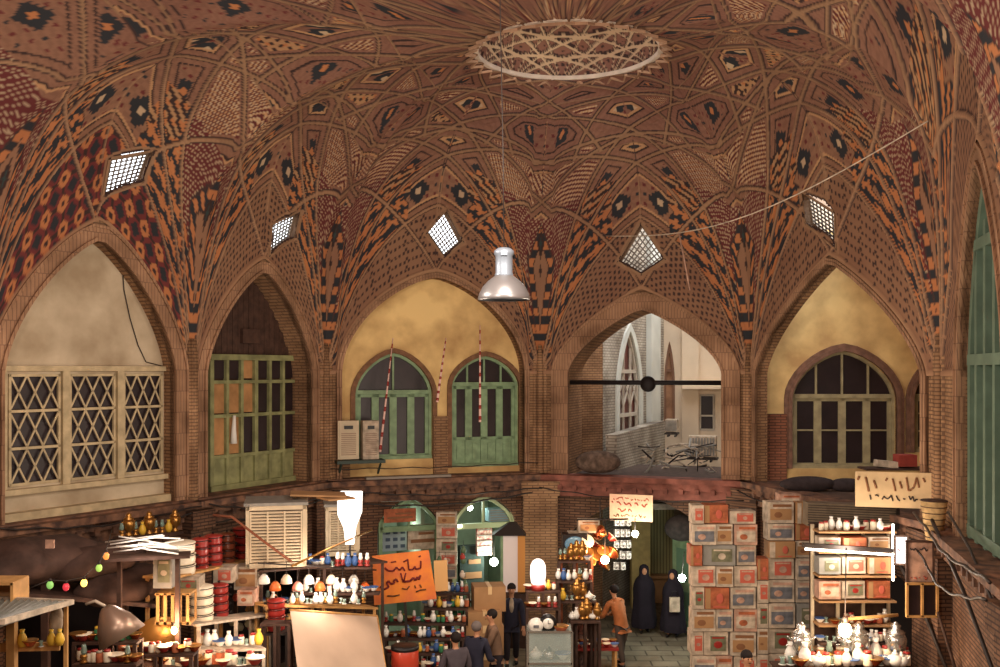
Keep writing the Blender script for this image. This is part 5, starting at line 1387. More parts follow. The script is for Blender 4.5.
# coloured bulbs on a sagging wire
bc = [(50,585,(120,170,90),'green','leftmost'),(66,587,(190,50,60),'red','left'),(84,583,(240,190,90),'yellow','centre'),(99,568,(150,190,90),'green','right-hand'),(106,556,(230,140,70),'orange','topmost')]
pts = [at(20, 592, 12.4), at(50, 580, 12.6), at(66, 581, 12.8), at(84, 577, 13), at(99, 562, 13.2), at(106, 550, 13.4), at(112, 530, 14.5)]
mb = MB(); mb.tube(pts, .007, 6); tag(obj('light_string', mb, M_DKMET), 'sagging wire of coloured bulbs over the dark left stall', 'wire')
for i, (x, y, cc, nm, wh) in enumerate(bc):
    t = thing('coloured_bulb', '%s %s bulb on the sagging wire at left' % (wh, nm), 'bulb', at(x, y, 12.6+.2*i)); mb = MB(); mb.ball((0,0,0), .042, 12, 8, (1,1,1.25)); obj('glass', mb, mat('bulb_'+nm+str(i), cc, .2, emit=cc, estr=.5 if nm != 'yellow' else 1.6), t); mb = MB(); mb.lathe([(.018,.045),(.018,.08),(0,.085)], n=8); obj('cap', mb, M_DKMET, t)

# ---- lower-left stall: sheet roof, posts, box, hood lamp
t = thing('stall_roof', 'grey corrugated sheet roof of the stall in the bottom left corner', 'roof', (0,0,0)); mb = MB(); n = 40; vs = []
q = [at(-40, 592, 12.2), at(73, 602, 11.6), at(-40, 628, 10.0), at(0, 618, 10.2)]
q0, q1, q2, q3 = at(-60, 596, 12.6), at(72, 602, 11.4), at(-60, 650, 9.6), at(2, 622, 9.4)
for i in range(n+1):
    for a_, c_ in ((q0, q1), (q2, q3)): p = a_.lerp(c_, i/n); vs.append(p+Vector((0,0,.02*math.cos(i*PI)))); vs.append(p+Vector((0,0,.02*math.cos(i*PI)-.02)))
fs = []
for i in range(n):
    o_ = i*4; fs += [(o_, o_+2, o_+6, o_+4), (o_+1, o_+5, o_+7, o_+3), (o_, o_+4, o_+5, o_+1), (o_+2, o_+3, o_+7, o_+6)]
mb.add(vs, fs); obj('sheet', mb, mat('grey_sheet_metal', (124,122,112), .5, .3, var=.2), t); mb = MB(); mb.bar(q1, q3, .05, .05); mb.bar(q0, q1, .05, .05); obj('edge_strip', mb, M_WHITE, t)
for (x, y, Y) in ((12, 612, 11.0), (66, 606, 11.4)):
    p = at(x, y, Y); mb = MB(); mb.box((p.x, p.y, p.z/2), (.09 if x < 40 else .04,.09 if x < 40 else .04,p.z)); obj('post', mb, M_WOOD, t)
mb = MB(); a, c = at(-30, 648, 11), at(60, 646, 11.2); mb.bar(a, c, .05, .09); obj('cross_rail', mb, M_WOOD, t)
t = thing('wooden_box', 'open pale wooden box frame on the stall roof at the far left', 'box', at(4, 602, 12.0)); mb = MB()
for z in (.02, .26): mb.box((0,0,z), (.40,.4,.035))
for x in (-.19,.19): mb.box((x,0,.14), (.035,.4,.26))
obj('frame', mb, M_WOOD, t); mb = MB(); mb.box((0,.16,.14), (.36,.02,.22)); obj('back', mb, M_CARD, t)
t = thing('hood_lamp', 'dull metal cone hood lamp on a white bracket at the lower left', 'lamp', M=T(at(114, 622, 12.4)) @ Matrix.Rotation(-.5, 4, 'Y')); mb = MB(); mb.lathe([(.30,-.22),(.22,.0),(.10,.18),(.05,.22),(.03,.2),(.20,-.02),(.28,-.22)], n=20); obj('hood', mb, mat('brushed_hood', (156,130,112), .35, .6), t); mb = MB(); mb.tube([(0,0,.22),(-.08,0,.34),(-.2,0,.36)], .02, 6); obj('bracket', mb, M_WHITE, t)
t = thing('white_bag', 'white plastic bag hanging from the corrugated stall roof', 'bag', at(56, 622, 11.5)); mb = MB(); mb.ball((0,0,0), .09, 12, 10, (.9,.6,1.7)); mb.ball((.02,0,.08), .07, 10, 8, (.9,.6,1.5)); obj('bag_body', mb, M_WHITE, t); mb = MB(); mb.tube([(0,0,.14),(.03,0,.24)], .012, 6); obj('knot', mb, M_WHITE, t)
fill_shelf(0, 66, 646, 11.1, [0,3,8,13], 'on the rail of the bottom left stall', 'small ware on the bottom left rail', 13, .9)
# dark heap of cloth and nets over the far-left stalls
for i, (x, y, Y, sx, sz, lab) in enumerate(((30,560,14.6,1.1,.34,'dark brown tarpaulin heaped under the left cornice, at the frame edge'), (85,560,15.2,.9,.26,'dark brown tarpaulin heap right of the first, under the cornice'), (125,585,15.4,.8,.3,'low dark tarpaulin heap behind the steel hood lamp'))):
    mb = MB(); n, m_ = 28, 14; vs = []
    for a in range(m_+1):
        for bb in range(n):
            th, ph = 2*PI*bb/n, PI*a/m_; v_ = Vector((math.sin(ph)*math.cos(th)*sx, math.sin(ph)*math.sin(th)*.6, -math.cos(ph)*sz)); v_ *= 1+.22*noise.noise(v_*3+Vector((i*7,0,0))); vs.append(v_)
    mb.add(vs, [(a*n+bb, a*n+(bb+1) % n, (a+1)*n+(bb+1) % n, (a+1)*n+bb) for a in range(m_) for bb in range(n)], True)
    tag(obj('tarpaulin', mb, mat('brown_tarpaulin', (74,54,46), .85, var=.4, scale=4, bump=.6), None, T(at(x, y, Y), ang0)), lab, 'tarpaulin')
mb = MB(); a, c = at(-30, 572, 14.4), at(150, 592, 15.6); mb.bar(a-Vector((0,0,.15)), c-Vector((0,0,.1)), 1.2, .06); mb.box((a.x+1, a.y+.2, a.z/2), (.1,.1,a.z)); mb.box((c.x-.4, c.y, c.z/2), (.1,.1,c.z)); tag(obj('stall_canopy', mb, M_DKW), 'dark plank canopy supporting the tarpaulins at far left', 'canopy')
mb = MB(); mb.box((0,0,0), (.12,.03,.12)); tag(obj('switch_box', mb, M_PINK, None, T(at(50, 544, 14.0))), 'small pale square box on the dark wall at far left', 'box')

# ---- centre-left shopfronts
b = BAYS[2]
def shop_front(x0, x1, ytr, m, label):
    t = thing('shop_entrance', label, 'shopfront', M=b.M)
    s0, _ = b.P(x0, 560, .1); s1, _ = b.P(x1, 560, .1); _, zt = b.P((x0+x1)/2, ytr, .1)
    mb = MB(); mb.box(((s0+s1)/2,.2,zt), (s1-s0,.1,.12)); 
    for s_ in (s0+.05, s1-.05): mb.box((s_,.2,1.6), (.09,.1,3.1))
    c = (s0+s1)/2; pn = arch_pts(s0+.04, s1-.04, 2.75, 3.38, zb=zt); po = offs(pn, -.07); po[0] = (s0+.11, zt); po[-1] = (s1-.11, zt); band(mb, po, pn, .15, .25); mb.box((c,.2,zt+.3), (.05,.06,.6))
    obj('frame', mb, m, t); return s0, s1, zt
s0, s1, zt = shop_front(379, 440, 529, M_SAGE, 'pale green shopfront frame with arched fanlight, left of the pillar of boxes')
s2, s3, zt2 = shop_front(453, 515, 526, mat('pale_sage', (170,180,140), .6), 'pale green shopfront frame with arched fanlight, right of the pillar of boxes')
def onb(name, m, x0, x1, y0, y1, d, label, cat, dep=.05, extra=None):
    a = b.P(x0, y1, d); c = b.P(x1, y0, d); t = thing(name, label, cat, M=b.M @ Matrix.Translation(((a[0]+c[0])/2, d, a[1])))
    W, H = c[0]-a[0], c[1]-a[1]; mb = MB(); mb.box((0,dep/2,H/2), (W,dep,H)); obj('panel', mb, m, t)
    if extra: extra(t, W, H)
    return t
def grid(t, W, H):
    mb = MB()
    for i in range(4):
        for j in range(3): mb.box((-W*.36+i*W*.24,-.01,H*(.2+.3*j)), (W*.14,.02,H*.14))
    obj('tile_pattern', mb, mat('slate_blue', (70,84,104), .6), t)
def lines(t, W, H):
    mb = MB(); mb.box((0,-.01,H*.35), (W*.8,.02,H*.14)); mb.box((W*.1,-.01,H*.65), (W*.5,.02,H*.1)); obj('lettering', mb, M_BRNINK, t)
def bars(t, W, H):
    mb = MB()
    for i in range(5): mb.box((0,-.01,H*(.12+.19*i)), (W*.9,.02,.02))
    obj('rib', mb, M_GREY, t)
onb('wall_panel', mat('grey_blue_panel', (150,164,172), .5), 376, 407, 527, 552, .6, 'grey blue patterned panel inside the left shopfront', 'panel', extra=grid)
onb('cloth_banner', M_ORC, 384, 416, 508, 523, -.02, 'orange cloth banner in the arch of the left shopfront', 'banner', .03, lines)
onb('canopy', mat('pale_teal_canvas', (190,204,196), .7), 381, 411, 493, 502, -.05, 'small pale curved canopy at the top of the left shopfront arch', 'canopy', .3, bars)
onb('bag_bundle', M_WHITE, 408, 438, 524, 550, .25, 'white plastic bags hanging in the left shopfront', 'bags', .12, lines)
onb('strip_light', M_TUBE, 452, 462, 525, 528, .05, 'short white strip light at the left of the right shopfront', 'lamp', .05)
onb('awning', mat('teal_grey_canvas', (120,150,158), .7), 489, 513, 508, 522, .25, 'teal awning glowing inside the fanlight of the right shopfront', 'awning', .3, bars)
onb('garment_rail', mat('red_white_beads', (150,60,60), .7, var=.6, scale=14, rgb2=(214,190,176)), 477, 492, 526, 556, .35, 'strands of red and white beads hanging in the right shopfront', 'beads', .1, bars)
onb('dark_robe', mat('dark_green_cloth', (44,52,48), .9, var=.2), 460, 484, 545, 592, .5, 'dark robe hanging behind the beads in the right shopfront', 'robe', .2, lines)
t = thing('bare_bulb', 'greenish white bulb lit inside the right shopfront', 'lamp', at(494, 562, 24.3)); mb = MB(); mb.ball((0,0,0), .10, 12, 8); obj('bulb', mb, M_BULBC, t); mb = MB(); mb.tube([(0,0,.08),(0,0,.7)], .01, 6); obj('cord', mb, M_DKMET, t)
t = thing('bare_bulb', 'small bulb shining in the fanlight of the right shopfront', 'lamp', at(470, 508, 24.6)); mb = MB(); mb.ball((0,0,0), .07, 12, 8); obj('bulb', mb, M_BULBC, t); mb = MB(); mb.tube([(0,0,.06),(0,0,.3)], .01, 6); obj('cord', mb, M_DKMET, t)
# white cabinet with wooden side
p = at(514, 592, 23.0); t = thing('white_cabinet', 'tall white lit cabinet with an ochre wooden side and dark hood', 'cabinet', p*Vector((1,1,0))); h0, h1 = p.z, EYE+(HY-536)/F*23
mb = MB(); mb.box((-.08,.2,(h0+h1)/2), (.34,.4,h1-h0)); obj('door', mb, glow('lit_white_panel', (220,204,196), .08), t); mb = MB(); mb.box((.17,.2,(h0+h1)/2), (.17,.44,h1-h0+.06)); obj('side_post', mb, mat('ochre_wood', (206,142,74), .6), t); mb = MB(); mb.box((-.28,.2,(h0+h1)/2), (.06,.42,h1-h0)); obj('frame', mb, M_SAGE, t)
mb = MB(); mb.add([(-.5,-.1,h1+.02),(.28,-.1,h1+.02),(.28,.45,h1+.02),(-.5,.45,h1+.02),(-.12,.1,h1+.28),(.06,.1,h1+.28),(.06,.3,h1+.28),(-.12,.3,h1+.28)], [(0,1,2,3),(4,5,6,7),(0,1,5,4),(1,2,6,5),(2,3,7,6),(3,0,4,7)]); obj('hood', mb, M_DKMET, t); mb = MB(); mb.box((0,.2,h0/2), (.6,.44,h0)); obj('base', mb, M_DKW, t)
def bigbox(x0, x1, y0, y1, Y, label, d=.5, rz=.15):
    W = (x1-x0)/F*Y; H = (y1-y0)/F*Y; p = at((x0+x1)/2, y1, Y); t = thing('carton', label, 'box', p, rz, 'plain brown cartons by the shopfront'); mb = MB(); mb.box((0,d/2,H/2), (W,d,H)); obj('box_body', mb, M_CARD, t)
    mb = MB(); mb.box((0,d/2,H+.003), (W*.12,d+.01,.006)); mb.box((0,-.003,H*.85), (W*.12,.006,H*.3)); obj('tape', mb, mat('buff_tape', (212,178,130), .4), t)
bigbox(474, 506, 587, 612, 20.6, 'large plain brown carton, upper one, left of the white cabinet'); bigbox(468, 502, 612, 626, 20.4, 'flat plain brown carton under the large one'); bigbox(466, 504, 626, 650, 20.4, 'plain brown carton at the bottom of the pile behind the men'); bigbox(466, 504, 650, 684, 20.4, 'plain brown carton on the floor behind the men')
# white glass lamp on dark goods
t = thing('table_lamp', 'squat glowing white glass lamp beside the central brick pillar', 'lamp', at(538, 584, 20.0)); mb = MB(); mb.lathe([(.12,0),(.14,.04),(.16,.2),(.15,.38),(.11,.46),(.05,.5),(0,.5)], n=20); obj('lamp_shade', mb, glow('opal_glass', (255,240,228), .8), t); mb = MB(); mb.lathe([(0,-.12),(.14,-.12),(.15,-.02),(.12,0)], n=20); obj('base', mb, M_RED, t)
# shelves of small goods round the central pillar
for i, (x0, x1, y, Y, kinds, lab) in enumerate(((526,560,590,20.0,[3,5,13,1],'on the dark shelf under the glowing white lamp'), (526,560,607,19.8,[3,8,15],'on the second shelf under the glowing white lamp'), (558,590,560,20.6,[4,6,12,9],'on the shelf below the blue screen'), (556,592,580,20.4,[4,1,7,0,15],'on the second shelf below the blue screen'), (556,596,600,20.2,[0,1,2,6,13],'on the third shelf below the blue screen'), (570,600,620,20.0,[1,0,2,6],'on the shelf left of the tan jacket'))):
    shelf_line(at(x0, y, Y), at(x1, y, Y), .3, 'shelf of small goods %s' % ['level with the glowing white lamp base','second below the glowing white lamp','right under the blue screen','second under the blue screen','third under the blue screen','lowest, beside the tan jacketed man'][i], M_DKW)
    fill_shelf(x0, x1, y-.6, Y-.02, kinds, lab, 'small goods round the central pillar', 7.5, 1.0)
# display case
p = at(550, 667, 18.4); W = 44/F*18.4; h1 = EYE+(HY-632)/F*18.4
t = thing('display_case', 'glass display case with a steel edge at the foot of the central pillar', 'display case', (p.x, p.y, 0)); mb = MB()
for x in (-W/2, W/2):
    for y in (0,.5): mb.box((x,y,h1/2), (.04,.04,h1))
for z in (.4, 1.0, h1): mb.box((0,0,z), (W,.04,.04)); mb.box((0,.5,z), (W,.04,.04))
obj('frame', mb, M_STEEL, t); mb = MB(); mb.box((0,.25,h1), (W,.5,.02)); mb.box((0,.0,(h1+.4)/2), (W,.012,h1-.4)); obj('glass', mb, mat('case_glass', (200,220,214), .05, spec=.6, alpha=.25), t)
mb = MB(); mb.box((0,.25,.2), (W,.5,.4)); mb.box((0,.25,1.0), (W*.95,.46,.02)); mb.box((0,.48,h1/2), (W,.02,h1)); obj('cabinet', mb, M_GREY, t)
for i, (dx, k, z) in enumerate(((-.25,2,1.01),(0,10,1.01),(.25,12,1.01))): put_item(k, (p.x+dx, p.y+.25, z), .5, 1.2, '%s inside the glass display case' % ['white teapot','steel teapot','white and blue bowl'][i], 'wares in the display case')
t = thing('table_clock', 'dark round clock with a pale dial standing on the display case', 'clock', at(548, 632, 18.5)); mb = MB(); mb.lathe([(0,-.08),(.15,-.08),(.16,-.05),(.16,.05),(0,.05)], n=24, M=Matrix.Rotation(PI/2, 3, 'X'), c=(0,0,.17)); obj('case', mb, M_BLACK, t); mb = MB(); mb.lathe([(0,.0),(.10,0),(.10,.01),(0,.01)], n=24, M=Matrix.Rotation(PI/2, 3, 'X'), c=(0,-.055,.17)); obj('dial', mb, M_PORC, t); mb = MB(); mb.box((0,-.07,.20), (.012,.006,.07)); mb.box((.025,-.07,.17), (.05,.006,.012)); obj('hands', mb, M_BLACK, t)
t = thing('bowl', 'orange bowl beside the dark clock on the display case', 'bowl', at(561, 632, 18.5)); mb = MB(); mb.lathe([(0,0),(.06,0),(.13,.09),(.14,.12),(.12,.10)], n=16); obj('body', mb, M_ORC, t); mb = MB(); mb.lathe([(.135,.11),(.15,.12),(.135,.13)], n=16); obj('rim', mb, M_BRASS, t)
t = thing('white_radio', 'white rounded appliance left of the dark clock on the display case', 'appliance', at(536, 632, 18.5)); mb = MB(); mb.ball((0,0,.13), .15, 14, 10, (1,.8,.9)); obj('body', mb, M_PORC, t); mb = MB(); mb.box((0,-.125,.13), (.1,.02,.05)); obj('panel', mb, M_BLC, t)

# carton pillar in the middle
names_ = ['top','second','third','fourth','fifth']
for i in range(5): carton(436, 457, 512+i*13.5, 525.5+i*13.5, 22.6, [7,0,3,0,4][i], '%s box, %s from the top, on the pier between the two shopfronts' % (CN[[7,0,3,0,4][i]], names_[i]), 'boxes against the pier', .22)
# dense racks of coloured goods, centre
RR = random.Random(21)
for i, (x0, x1, y, Y) in enumerate(((428,470,592,21.0),(424,468,607,20.6),(384,466,622,20.2),(384,466,637,19.8),(388,450,652,19.4),(392,446,667,19.0))):
    shelf_line(at(x0, y, Y), at(x1, y, Y), .32, '%s rack shelf of coloured goods right of the white awning' % ['topmost','second','third','fourth','fifth','lowest'][i], M_DKW)
    fill_shelf(x0, x1, y-.6, Y-.03, [3,7,9,11,13,15,1,5,8,12], 'on the %s rack shelf right of the white awning' % ['topmost','second','third','fourth','fifth','lowest'][i], 'coloured goods', 6.5, .95, RR)
for i in range(12):
    x = 445+R.uniform(-14, 22); y = 555+R.uniform(-5, 30); p = at(x, y, 21.8); cc = R.choice([(170,60,50),(210,170,120),(120,40,70),(90,110,80),(220,200,180)])
    t = thing('hanging_toy', 'small bright trinket hanging on the pier between the two shopfronts', 'trinket', p, 0, 'trinkets hanging on the pier'); mb = MB(); mb.ball((0,0,0), .06, 10, 8, (1,.8,1.2)); mb.ball((0,0,.07), .035, 8, 6); obj('body', mb, mat('trinket_%d' % (i % 5), cc, .5), t); mb = MB(); mb.tube([(0,0,.1),(0,0,.22)], .005, 5); obj('string', mb, M_DKMET, t)
t = thing('red_drum', 'round red drum with a dark rim on the ground by the white awning', 'drum', at(405, 672, 17.6)); mb = MB(); mb.lathe([(0,0),(.22,0),(.24,.05),(.24,.42),(.2,.47),(0,.47)], n=24); obj('body', mb, mat('red_lacquer', (190,66,44), .3, spec=.6), t); mb = MB(); mb.lathe([(.235,.40),(.25,.41),(.25,.46),(.2,.48)], n=24); obj('rim', mb, M_BLACK, t); mb = MB(); mb.lathe([(.235,.04),(.25,.05),(.25,.09),(.235,.1)], n=24); obj('rim', mb, M_BLACK, t)
mb = MB(); mb.box((0,0,-.0), (.7,.7,.06)); p = at(405, 673, 17.6); mb.box((0,0,-p.z/2), (.5,.5,p.z-.06)); tag(obj('stool', mb, M_DKW, None, T(p+Vector((0,0,-.03)))), 'dark stand under the red drum', 'stand')

# ---- further clutter: racks along the left stalls and under the coolers
shelf_line(at(262, 622, 16.3), at(292, 622, 16.3), .3, 'short dark shelf between the little red pots and the awning', M_DKW)
for i, (x0, x1, y, Y, kinds, lab, hh) in enumerate(((120,196,652,14.1,[8,3,8,11,5],'on the low copper rack before the glowing bulb','low rack of copperware in front of the glowing bulb'),
     (76,140,640,13.6,[4,8,3,11,9],'on the dark rack right of the corner stall','dark rack right of the corner stall roof'),
     (76,140,662,13.4,[4,8,3,11,5],'on the lowest rack right of the corner stall','lowest rack right of the corner stall roof'),
     (300,372,566,17.9,[0,7,12,15,5],'on the rail shelf beneath the second cooler','thin shelf beneath the second cooler'))):
    shelf_line(at(x0, y, Y), at(x1, y, Y), .26, hh, M_DKW, i < 3)
    fill_shelf(x0, x1, y-.6, Y-.02, kinds, lab, 'left stall clutter %d' % i, 9, 1.1)
for i in range(22):
    x = 232+R.uniform(0, 64); y = 600+R.uniform(0, 34); p = at(x, y, 17.2+R.uniform(-.3, .3)); cc = [(210,190,160),(170,70,52),(150,140,110),(196,150,90)][i % 4]
    t = thing('hanging_ware', 'small %s ware hanging in the crowd between the pot shelves and the awning' % ['cream','red','grey','tan'][i % 4], 'hanging ware', p, 0, 'ware hanging by the awning '+str(i % 4)); mb = MB(); mb.lathe([(0,0),(.05,.01),(.075,.06),(.05,.12),(.02,.14)], n=12); obj('body', mb, mat('ware_%d' % (i % 4), cc, .35), t); mb = MB(); mb.tube([(0,0,.14),(0,0,.32)], .004, 5); obj('string', mb, M_DKMET, t)
mb = MB(); mb.tube([at(228, 596, 17.2), at(300, 600, 17.2)], .014, 6); tag(obj('hanging_rail', mb, M_DKMET), 'thin dark rail over the crowd of hanging ware', 'rail')

for i, (x0, x1, y, Y, kinds, lab, hh) in enumerate(((292,380,592,17.6,[0,1,5,12],'on the middle shelf behind the small glass lamps','middle shelf behind the small glass lamps'),
     (452,474,600,21.2,[3,9,15,5],'on the small rack left of the brown cartons','small rack shelf left of the brown cartons, upper'), (452,470,616,21.0,[3,9,15,5],'on the lower small rack left of the brown cartons','small rack shelf left of the brown cartons, lower'),
     (818,892,642,16.6,[0,1,5,12],'on the narrow front shelf before the lit right shelves','narrow front shelf before the lit right shelves'))):
    shelf_line(at(x0, y, Y), at(x1, y, Y), .2, hh, M_DKW, i in (1,2))
    fill_shelf(x0, x1, y-.6, Y-.02, kinds, lab, 'extra clutter %d' % i, 9, 1.0)
# ---- passage goods
t = thing('blue_screen', 'blue grey television on the left of the passage arch', 'television', at(575, 553, 21.0)); mb = MB(); mb.box((0,.2,.19), (.52,.4,.38)); obj('casing', mb, M_BLACK, t); mb = MB(); mb.ball((0,-.0,.19), .22, 14, 10, (1,.12,.72)); obj('screen', mb, mat('screen_blue', (86,116,134), .15, emit=(80,120,140), estr=.15), t)
shelf_line(at(560, 553.5, 21.0), at(592, 553.5, 21.0), .45, 'orange edged shelf holding the blue grey television', M_ORC)
carton(568, 588, 533, 540 if False else 537, 21.2, 3, 'flat green and white box resting on the television', 'boxes over the television')
carton(578, 600, 520, 533, 21.2, 7, 'tan printed box above the television, upper one', 'boxes over the television')
# copper heap with bulb
for i in range(14):
    q = i/14; x = 598+R.uniform(-14, 16); y = 562-R.uniform(-4, 34); p = at(x, y, 21.2+R.uniform(-.3, .3)); k = R.choice([8, 8, 8, 3]); o = put_item(k, p, R.random()*6, R.uniform(.9, 1.3), 'shining %s hanging in the glowing cluster at the left of the passage' % ('copper bowl' if k == 8 else ('brass samovar' if k == 6 else 'red bowl')), 'glowing copper cluster '+str(k)); o.rotation_euler = (R.uniform(.6, 1.6), R.uniform(-.4, .4), R.uniform(0, 3))
t = thing('bare_bulb', 'orange glowing bulb amid the copper cluster', 'lamp', at(605, 560, 20.9)); mb = MB(); mb.ball((0,0,0), .09, 12, 8); obj('bulb', mb, M_BULBW, t); mb = MB(); mb.tube([(0,0,.08),(0,0,.9)], .01, 6); obj('cord', mb, M_DKMET, t)
mb = MB(); c_ = at(600, 520, 21.2); mb.tube([c_+Vector((-.5,0,0)), c_+Vector((.6,0,.02))], .02, 6); mb.tube([c_+Vector((0,0,0)), c_+Vector((0,0,.45))], .012, 6); tag(obj('hanging_rail', mb, M_DKMET), 'dark rail over the copper cluster in the passage', 'rail')
for i in range(14):
    p = at(622+(i % 3)*6-6+R.uniform(-1, 1), 522+(i//3)*11, 22.8); t = thing('checked_bag', 'small black and white bag hanging under the cream passage sign', 'bag', p, R.uniform(-.4, .4), 'black and white bags under the sign'); mb = MB(); mb.box((0,0,0), (.12,.07,.17), .2); obj('bag_body', mb, mat('black_white_check', (226,216,204), .7, var=.9, scale=22, rgb2=(34,26,26)), t); mb = MB(); mb.tube([(-.04,0,.08),(0,0,.15),(.04,0,.08)], .006, 5); obj('strap', mb, M_BLACK, t)
t = thing('bare_bulb', 'brilliant white bulb in the passage below the cream sign', 'lamp', at(635, 534, 22.2)); mb = MB(); mb.ball((0,0,0), .075, 12, 8); obj('bulb', mb, glow('brilliant_bulb', (255,252,240), 25), t); mb = MB(); mb.tube([(0,0,.06),(0,0,.35)], .01, 6); obj('cord', mb, M_DKMET, t)
t = thing('bare_bulb', 'white bulb on the green wall right of the chador women', 'lamp', at(682, 578, 22.6)); mb = MB(); mb.ball((0,0,0), .085, 12, 8); obj('bulb', mb, glow('green_white_bulb', (235,255,240), 20), t); mb = MB(); mb.tube([(0,0,.06),(.05,0,.6)], .01, 6); obj('cord', mb, M_DKMET, t)
p = at(640, 600, 27.0); mb = MB(); mb.box((0,0,1.4), (.5,.4,2.8)); tag(obj('passage_pier', mb, mat('mustard_plaster', (190,170,112), .8, var=.15), None, T((p.x,p.y,0))), 'mustard plastered pier in the passage behind the bulb', 'pier')
p = at(662, 600, 27.5); t = thing('rolling_shutter', 'olive ribbed shutter beside the mustard pier', 'shutter', (p.x,p.y,0)); mb = MB(); mb.box((0,.05,1.9), (.66,.04,2.2)); obj('curtain', mb, mat('olive_shutter', (150,142,96), .6), t); mb = MB()
for k in range(8): mb.box((-.3+.085*k,.02,1.9), (.03,.04,2.2))
obj('rib', mb, mat('olive_shutter_dark', (110,104,70), .6), t); mb = MB(); mb.box((0,.0,.75), (.74,.5,.08)); mb.box((0,.1,.36), (.6,.3,.72)); obj('counter', mb, M_CARD, t)
p = at(686, 600, 24.6); t = thing('green_door', 'sea green wooden door leaf at the right of the passage', 'door leaf', (p.x,p.y,0), -1.0); mb = MB(); mb.box((0,0,1.1), (.9,.06,2.2)); obj('leaf', mb, M_SAGE, t); mb = MB(); mb.box((0,-.035,.6), (.6,.02,.7)); mb.box((0,-.035,1.6), (.6,.02,.8)); obj('panel', mb, mat('deep_sage', (96,126,100), .6), t)
mb = MB(); mb.ball((0,0,0), .35, 14, 10, (1.2,.7,.9)); tag(obj('cloth_bundle', mb, mat('dark_cloth_bundle', (52,44,40), .9, var=.4, bump=.6), None, T(at(682, 528, 23.6))), 'dark cloth bundle hung at the upper right of the passage arch', 'bundle')
# table with red dishes and patterned figure stack
t = thing('stall_table', 'small table crowded with red dishes before the tan jacketed man', 'table', ((594-500)/1000*20.6, 20.6, 0)); mb = MB(); mb.box((0,0,.72), (.95,.6,.05)); obj('table_top', mb, M_RED, t)
for sx in (-.42,.42):
    for sy in (-.25,.25): mb = MB(); mb.box((sx,sy,.35), (.05,.05,.70)); obj('leg', mb, M_WOOD, t)
for i in range(12): put_item([3,12,3,8][i % 4], ((594-500)/1000*20.6-.4+.16*(i % 6), 20.42+.3*(i//6), .747), i, .75, '%s on the small table before the tan jacketed man' % ['red bowl','white and blue bowl','red bowl','copper bowl'][i % 4], 'dishes on the small table '+str([3,12,3,8][i % 4]))
t = thing('sack_stack', 'tall stack of patterned sacks left of the tan jacketed man', 'sacks', ((578-500)/1000*20.9, 20.9, 0)); mb = MB(); mb.ball((0,0,.5), .36, 16, 12, (.8,.7,1.4)); obj('sack', mb, mat('patterned_sack', (150,120,104), .8, var=.7, scale=14, rgb2=(60,44,50)), t); mb = MB(); mb.ball((.05,0,1.15), .3, 16, 12, (.8,.7,1.1)); obj('sack', mb, mat('patterned_sack_pink', (176,130,118), .8, var=.7, scale=14, rgb2=(80,56,56)), t)

# ---- courtyard beyond the open arch
def ac_unit(label, px, py, Y, W, H, D_=.4, rz=-.3):
    t = thing('window_air_conditioner', label, 'air conditioner', at(px, py, Y), rz); mb = MB(); mb.box((0,D_/2,H/2), (W,D_,H)); obj('casing', mb, M_WHITE, t); mb = MB()
    for k in range(9): mb.box((-W*.42+W*.105*k,-.015,H*.5), (W*.055,.03,H*.84))
    obj('grille', mb, M_GREY, t)
    mb = MB(); mb.box((-W*.3,D_*.6,-.12), (.04,D_,.05)); mb.box((W*.3,D_*.6,-.12), (.04,D_,.05)); mb.box((0,D_*.5,-.05), (W*1.1,D_*1.2,.05)); obj('bracket', mb, M_DKMET, t)
ac_unit('boxy white air conditioner below the brown lancet window beyond the arch', 671, 432, 28.6, .34, .36)
ac_unit('large ribbed air conditioner on the terrace at the right beyond the arch', 702, 457, 26.6, .72, .55)
for i in range(44):
    x = 655+R.uniform(-10, 62); y = 460+R.uniform(-16, 12); p = at(x, y, 25.6+R.uniform(-.8, .8)); d = Vector((R.uniform(-1, 1), R.uniform(-.4, .4), R.uniform(-.4, .5)))*R.uniform(.25, .6)
    mb = MB(); mb.tube([-d, d*.1+Vector((0,0,R.uniform(-.1, .1))), d], R.uniform(.012, .03), 6); o = obj('scrap_metal', mb, [M_DKMET, M_WHITE, M_GREY][i % 3], None, T(p)); o['label'] = '%s metal bar in the tangled scrap heap beyond the open arch' % ['dark','white','grey'][i % 3]; o['category'] = 'scrap'; o['group'] = 'scrap heap beyond the arch '+['dark','white','grey'][i % 3]
mb = MB(); mb.ball((0,0,0), .5, 16, 10, (1.1,.6,.55)); tag(obj('rubble_sack', mb, mat('dusty_sacking', (110,92,80), .95, var=.5, bump=.6), None, T(at(598, 462, 23.9))), 'dusty grey brown sack slumped in the left of the open arch', 'sack')
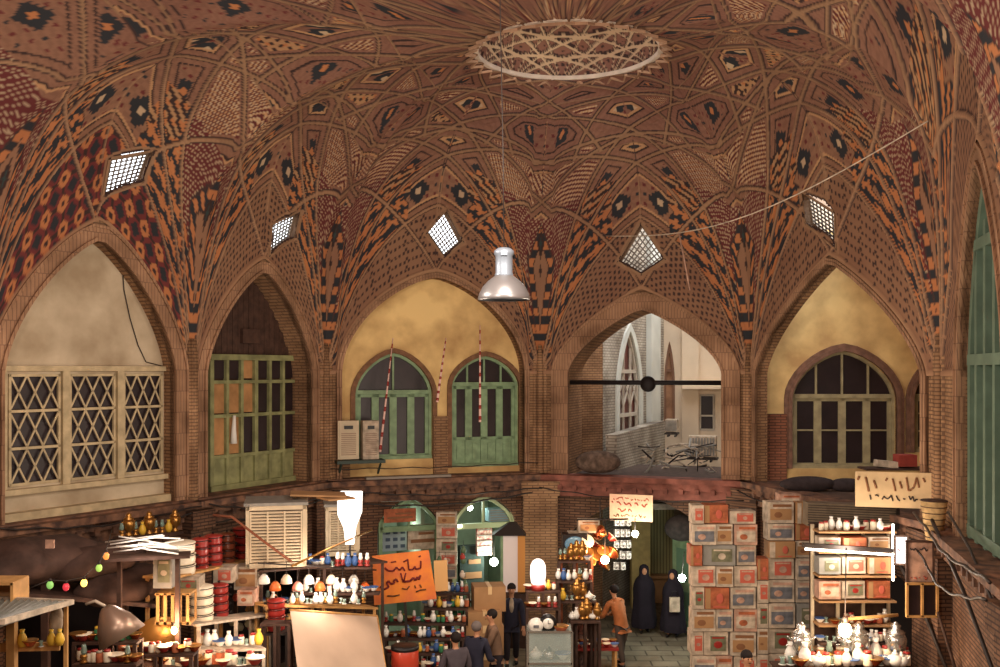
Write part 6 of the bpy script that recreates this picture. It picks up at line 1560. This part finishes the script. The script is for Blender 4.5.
# ---------------------------------------------------------------- camera, sky, lamps and added fill
cam = bpy.data.cameras.new('camera'); co = bpy.data.objects.new('camera', cam); COL.objects.link(co)
co.location = (0, 0, EYE); co.rotation_euler = (PI/2, 0, 0)
cam.sensor_width = 36; cam.lens = 36*F/1000; cam.shift_y = (HY-333.5)/1000; cam.clip_end = 300
SC.camera = co
w = bpy.data.worlds.new('sky'); SC.world = w; w.use_nodes = True
w.node_tree.nodes['Background'].inputs[0].default_value = (.93, .96, 1, 1)
w.node_tree.nodes['Background'].inputs[1].default_value = 2.3
SC.view_settings.view_transform = 'Standard'; SC.view_settings.look = 'None'
SC.view_settings.exposure = 1.0; SC.view_settings.gamma = 1
def lamp(name, loc, e, colr, rad=.15):
    l = bpy.data.lights.new(name, 'POINT'); l.energy = e; l.color = colr; l.shadow_soft_size = rad
    o = bpy.data.objects.new(name, l); COL.objects.link(o); o.location = loc; return o
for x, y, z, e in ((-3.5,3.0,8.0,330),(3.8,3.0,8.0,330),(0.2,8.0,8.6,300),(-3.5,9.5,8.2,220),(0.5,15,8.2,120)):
    lamp('hall_fill', (x,y,z), e, (1,.88,.77), .5)  # added warm fill without fixtures, standing in for unseen pendants
for x, y, Y, e, c, r in ((845,622,15.6,70,(1,.72,.48),.1),(175,626,14.2,60,(1,.6,.35),.08),(605,556,20.7,60,(1,.6,.35),.1),(635,534,22.0,40,(1,.95,.85),.08),(682,576,22.3,40,(.85,1,.9),.08),
                         (494,560,24.0,60,(.8,1,.85),.1),(404,535,24.3,45,(.85,1,.88),.1),(538,570,19.7,18,(1,.85,.75),.15),(320,584,16.8,45,(1,.8,.65),.1),(350,520,17.4,26,(1,.9,.82),.15),(145,545,13.9,22,(1,.85,.75),.1),(850,552,16.6,45,(1,.88,.76),.2),(470,506,24.4,14,(.85,1,.9),.1),(275,640,15.0,30,(1,.8,.65),.1)):
    lamp('stall_light', at(x, y, Y), e*.55, c, r)
for x, y, z, e in ((-1.5,12.5,4.6,120),(2.5,13.5,4.6,120),(1.0,17.5,4.4,95)): lamp('stall_light', (x,y,z), e, (1,.84,.68), .4)  # added warm point lights in mid-air above the stalls, no bulb modelled
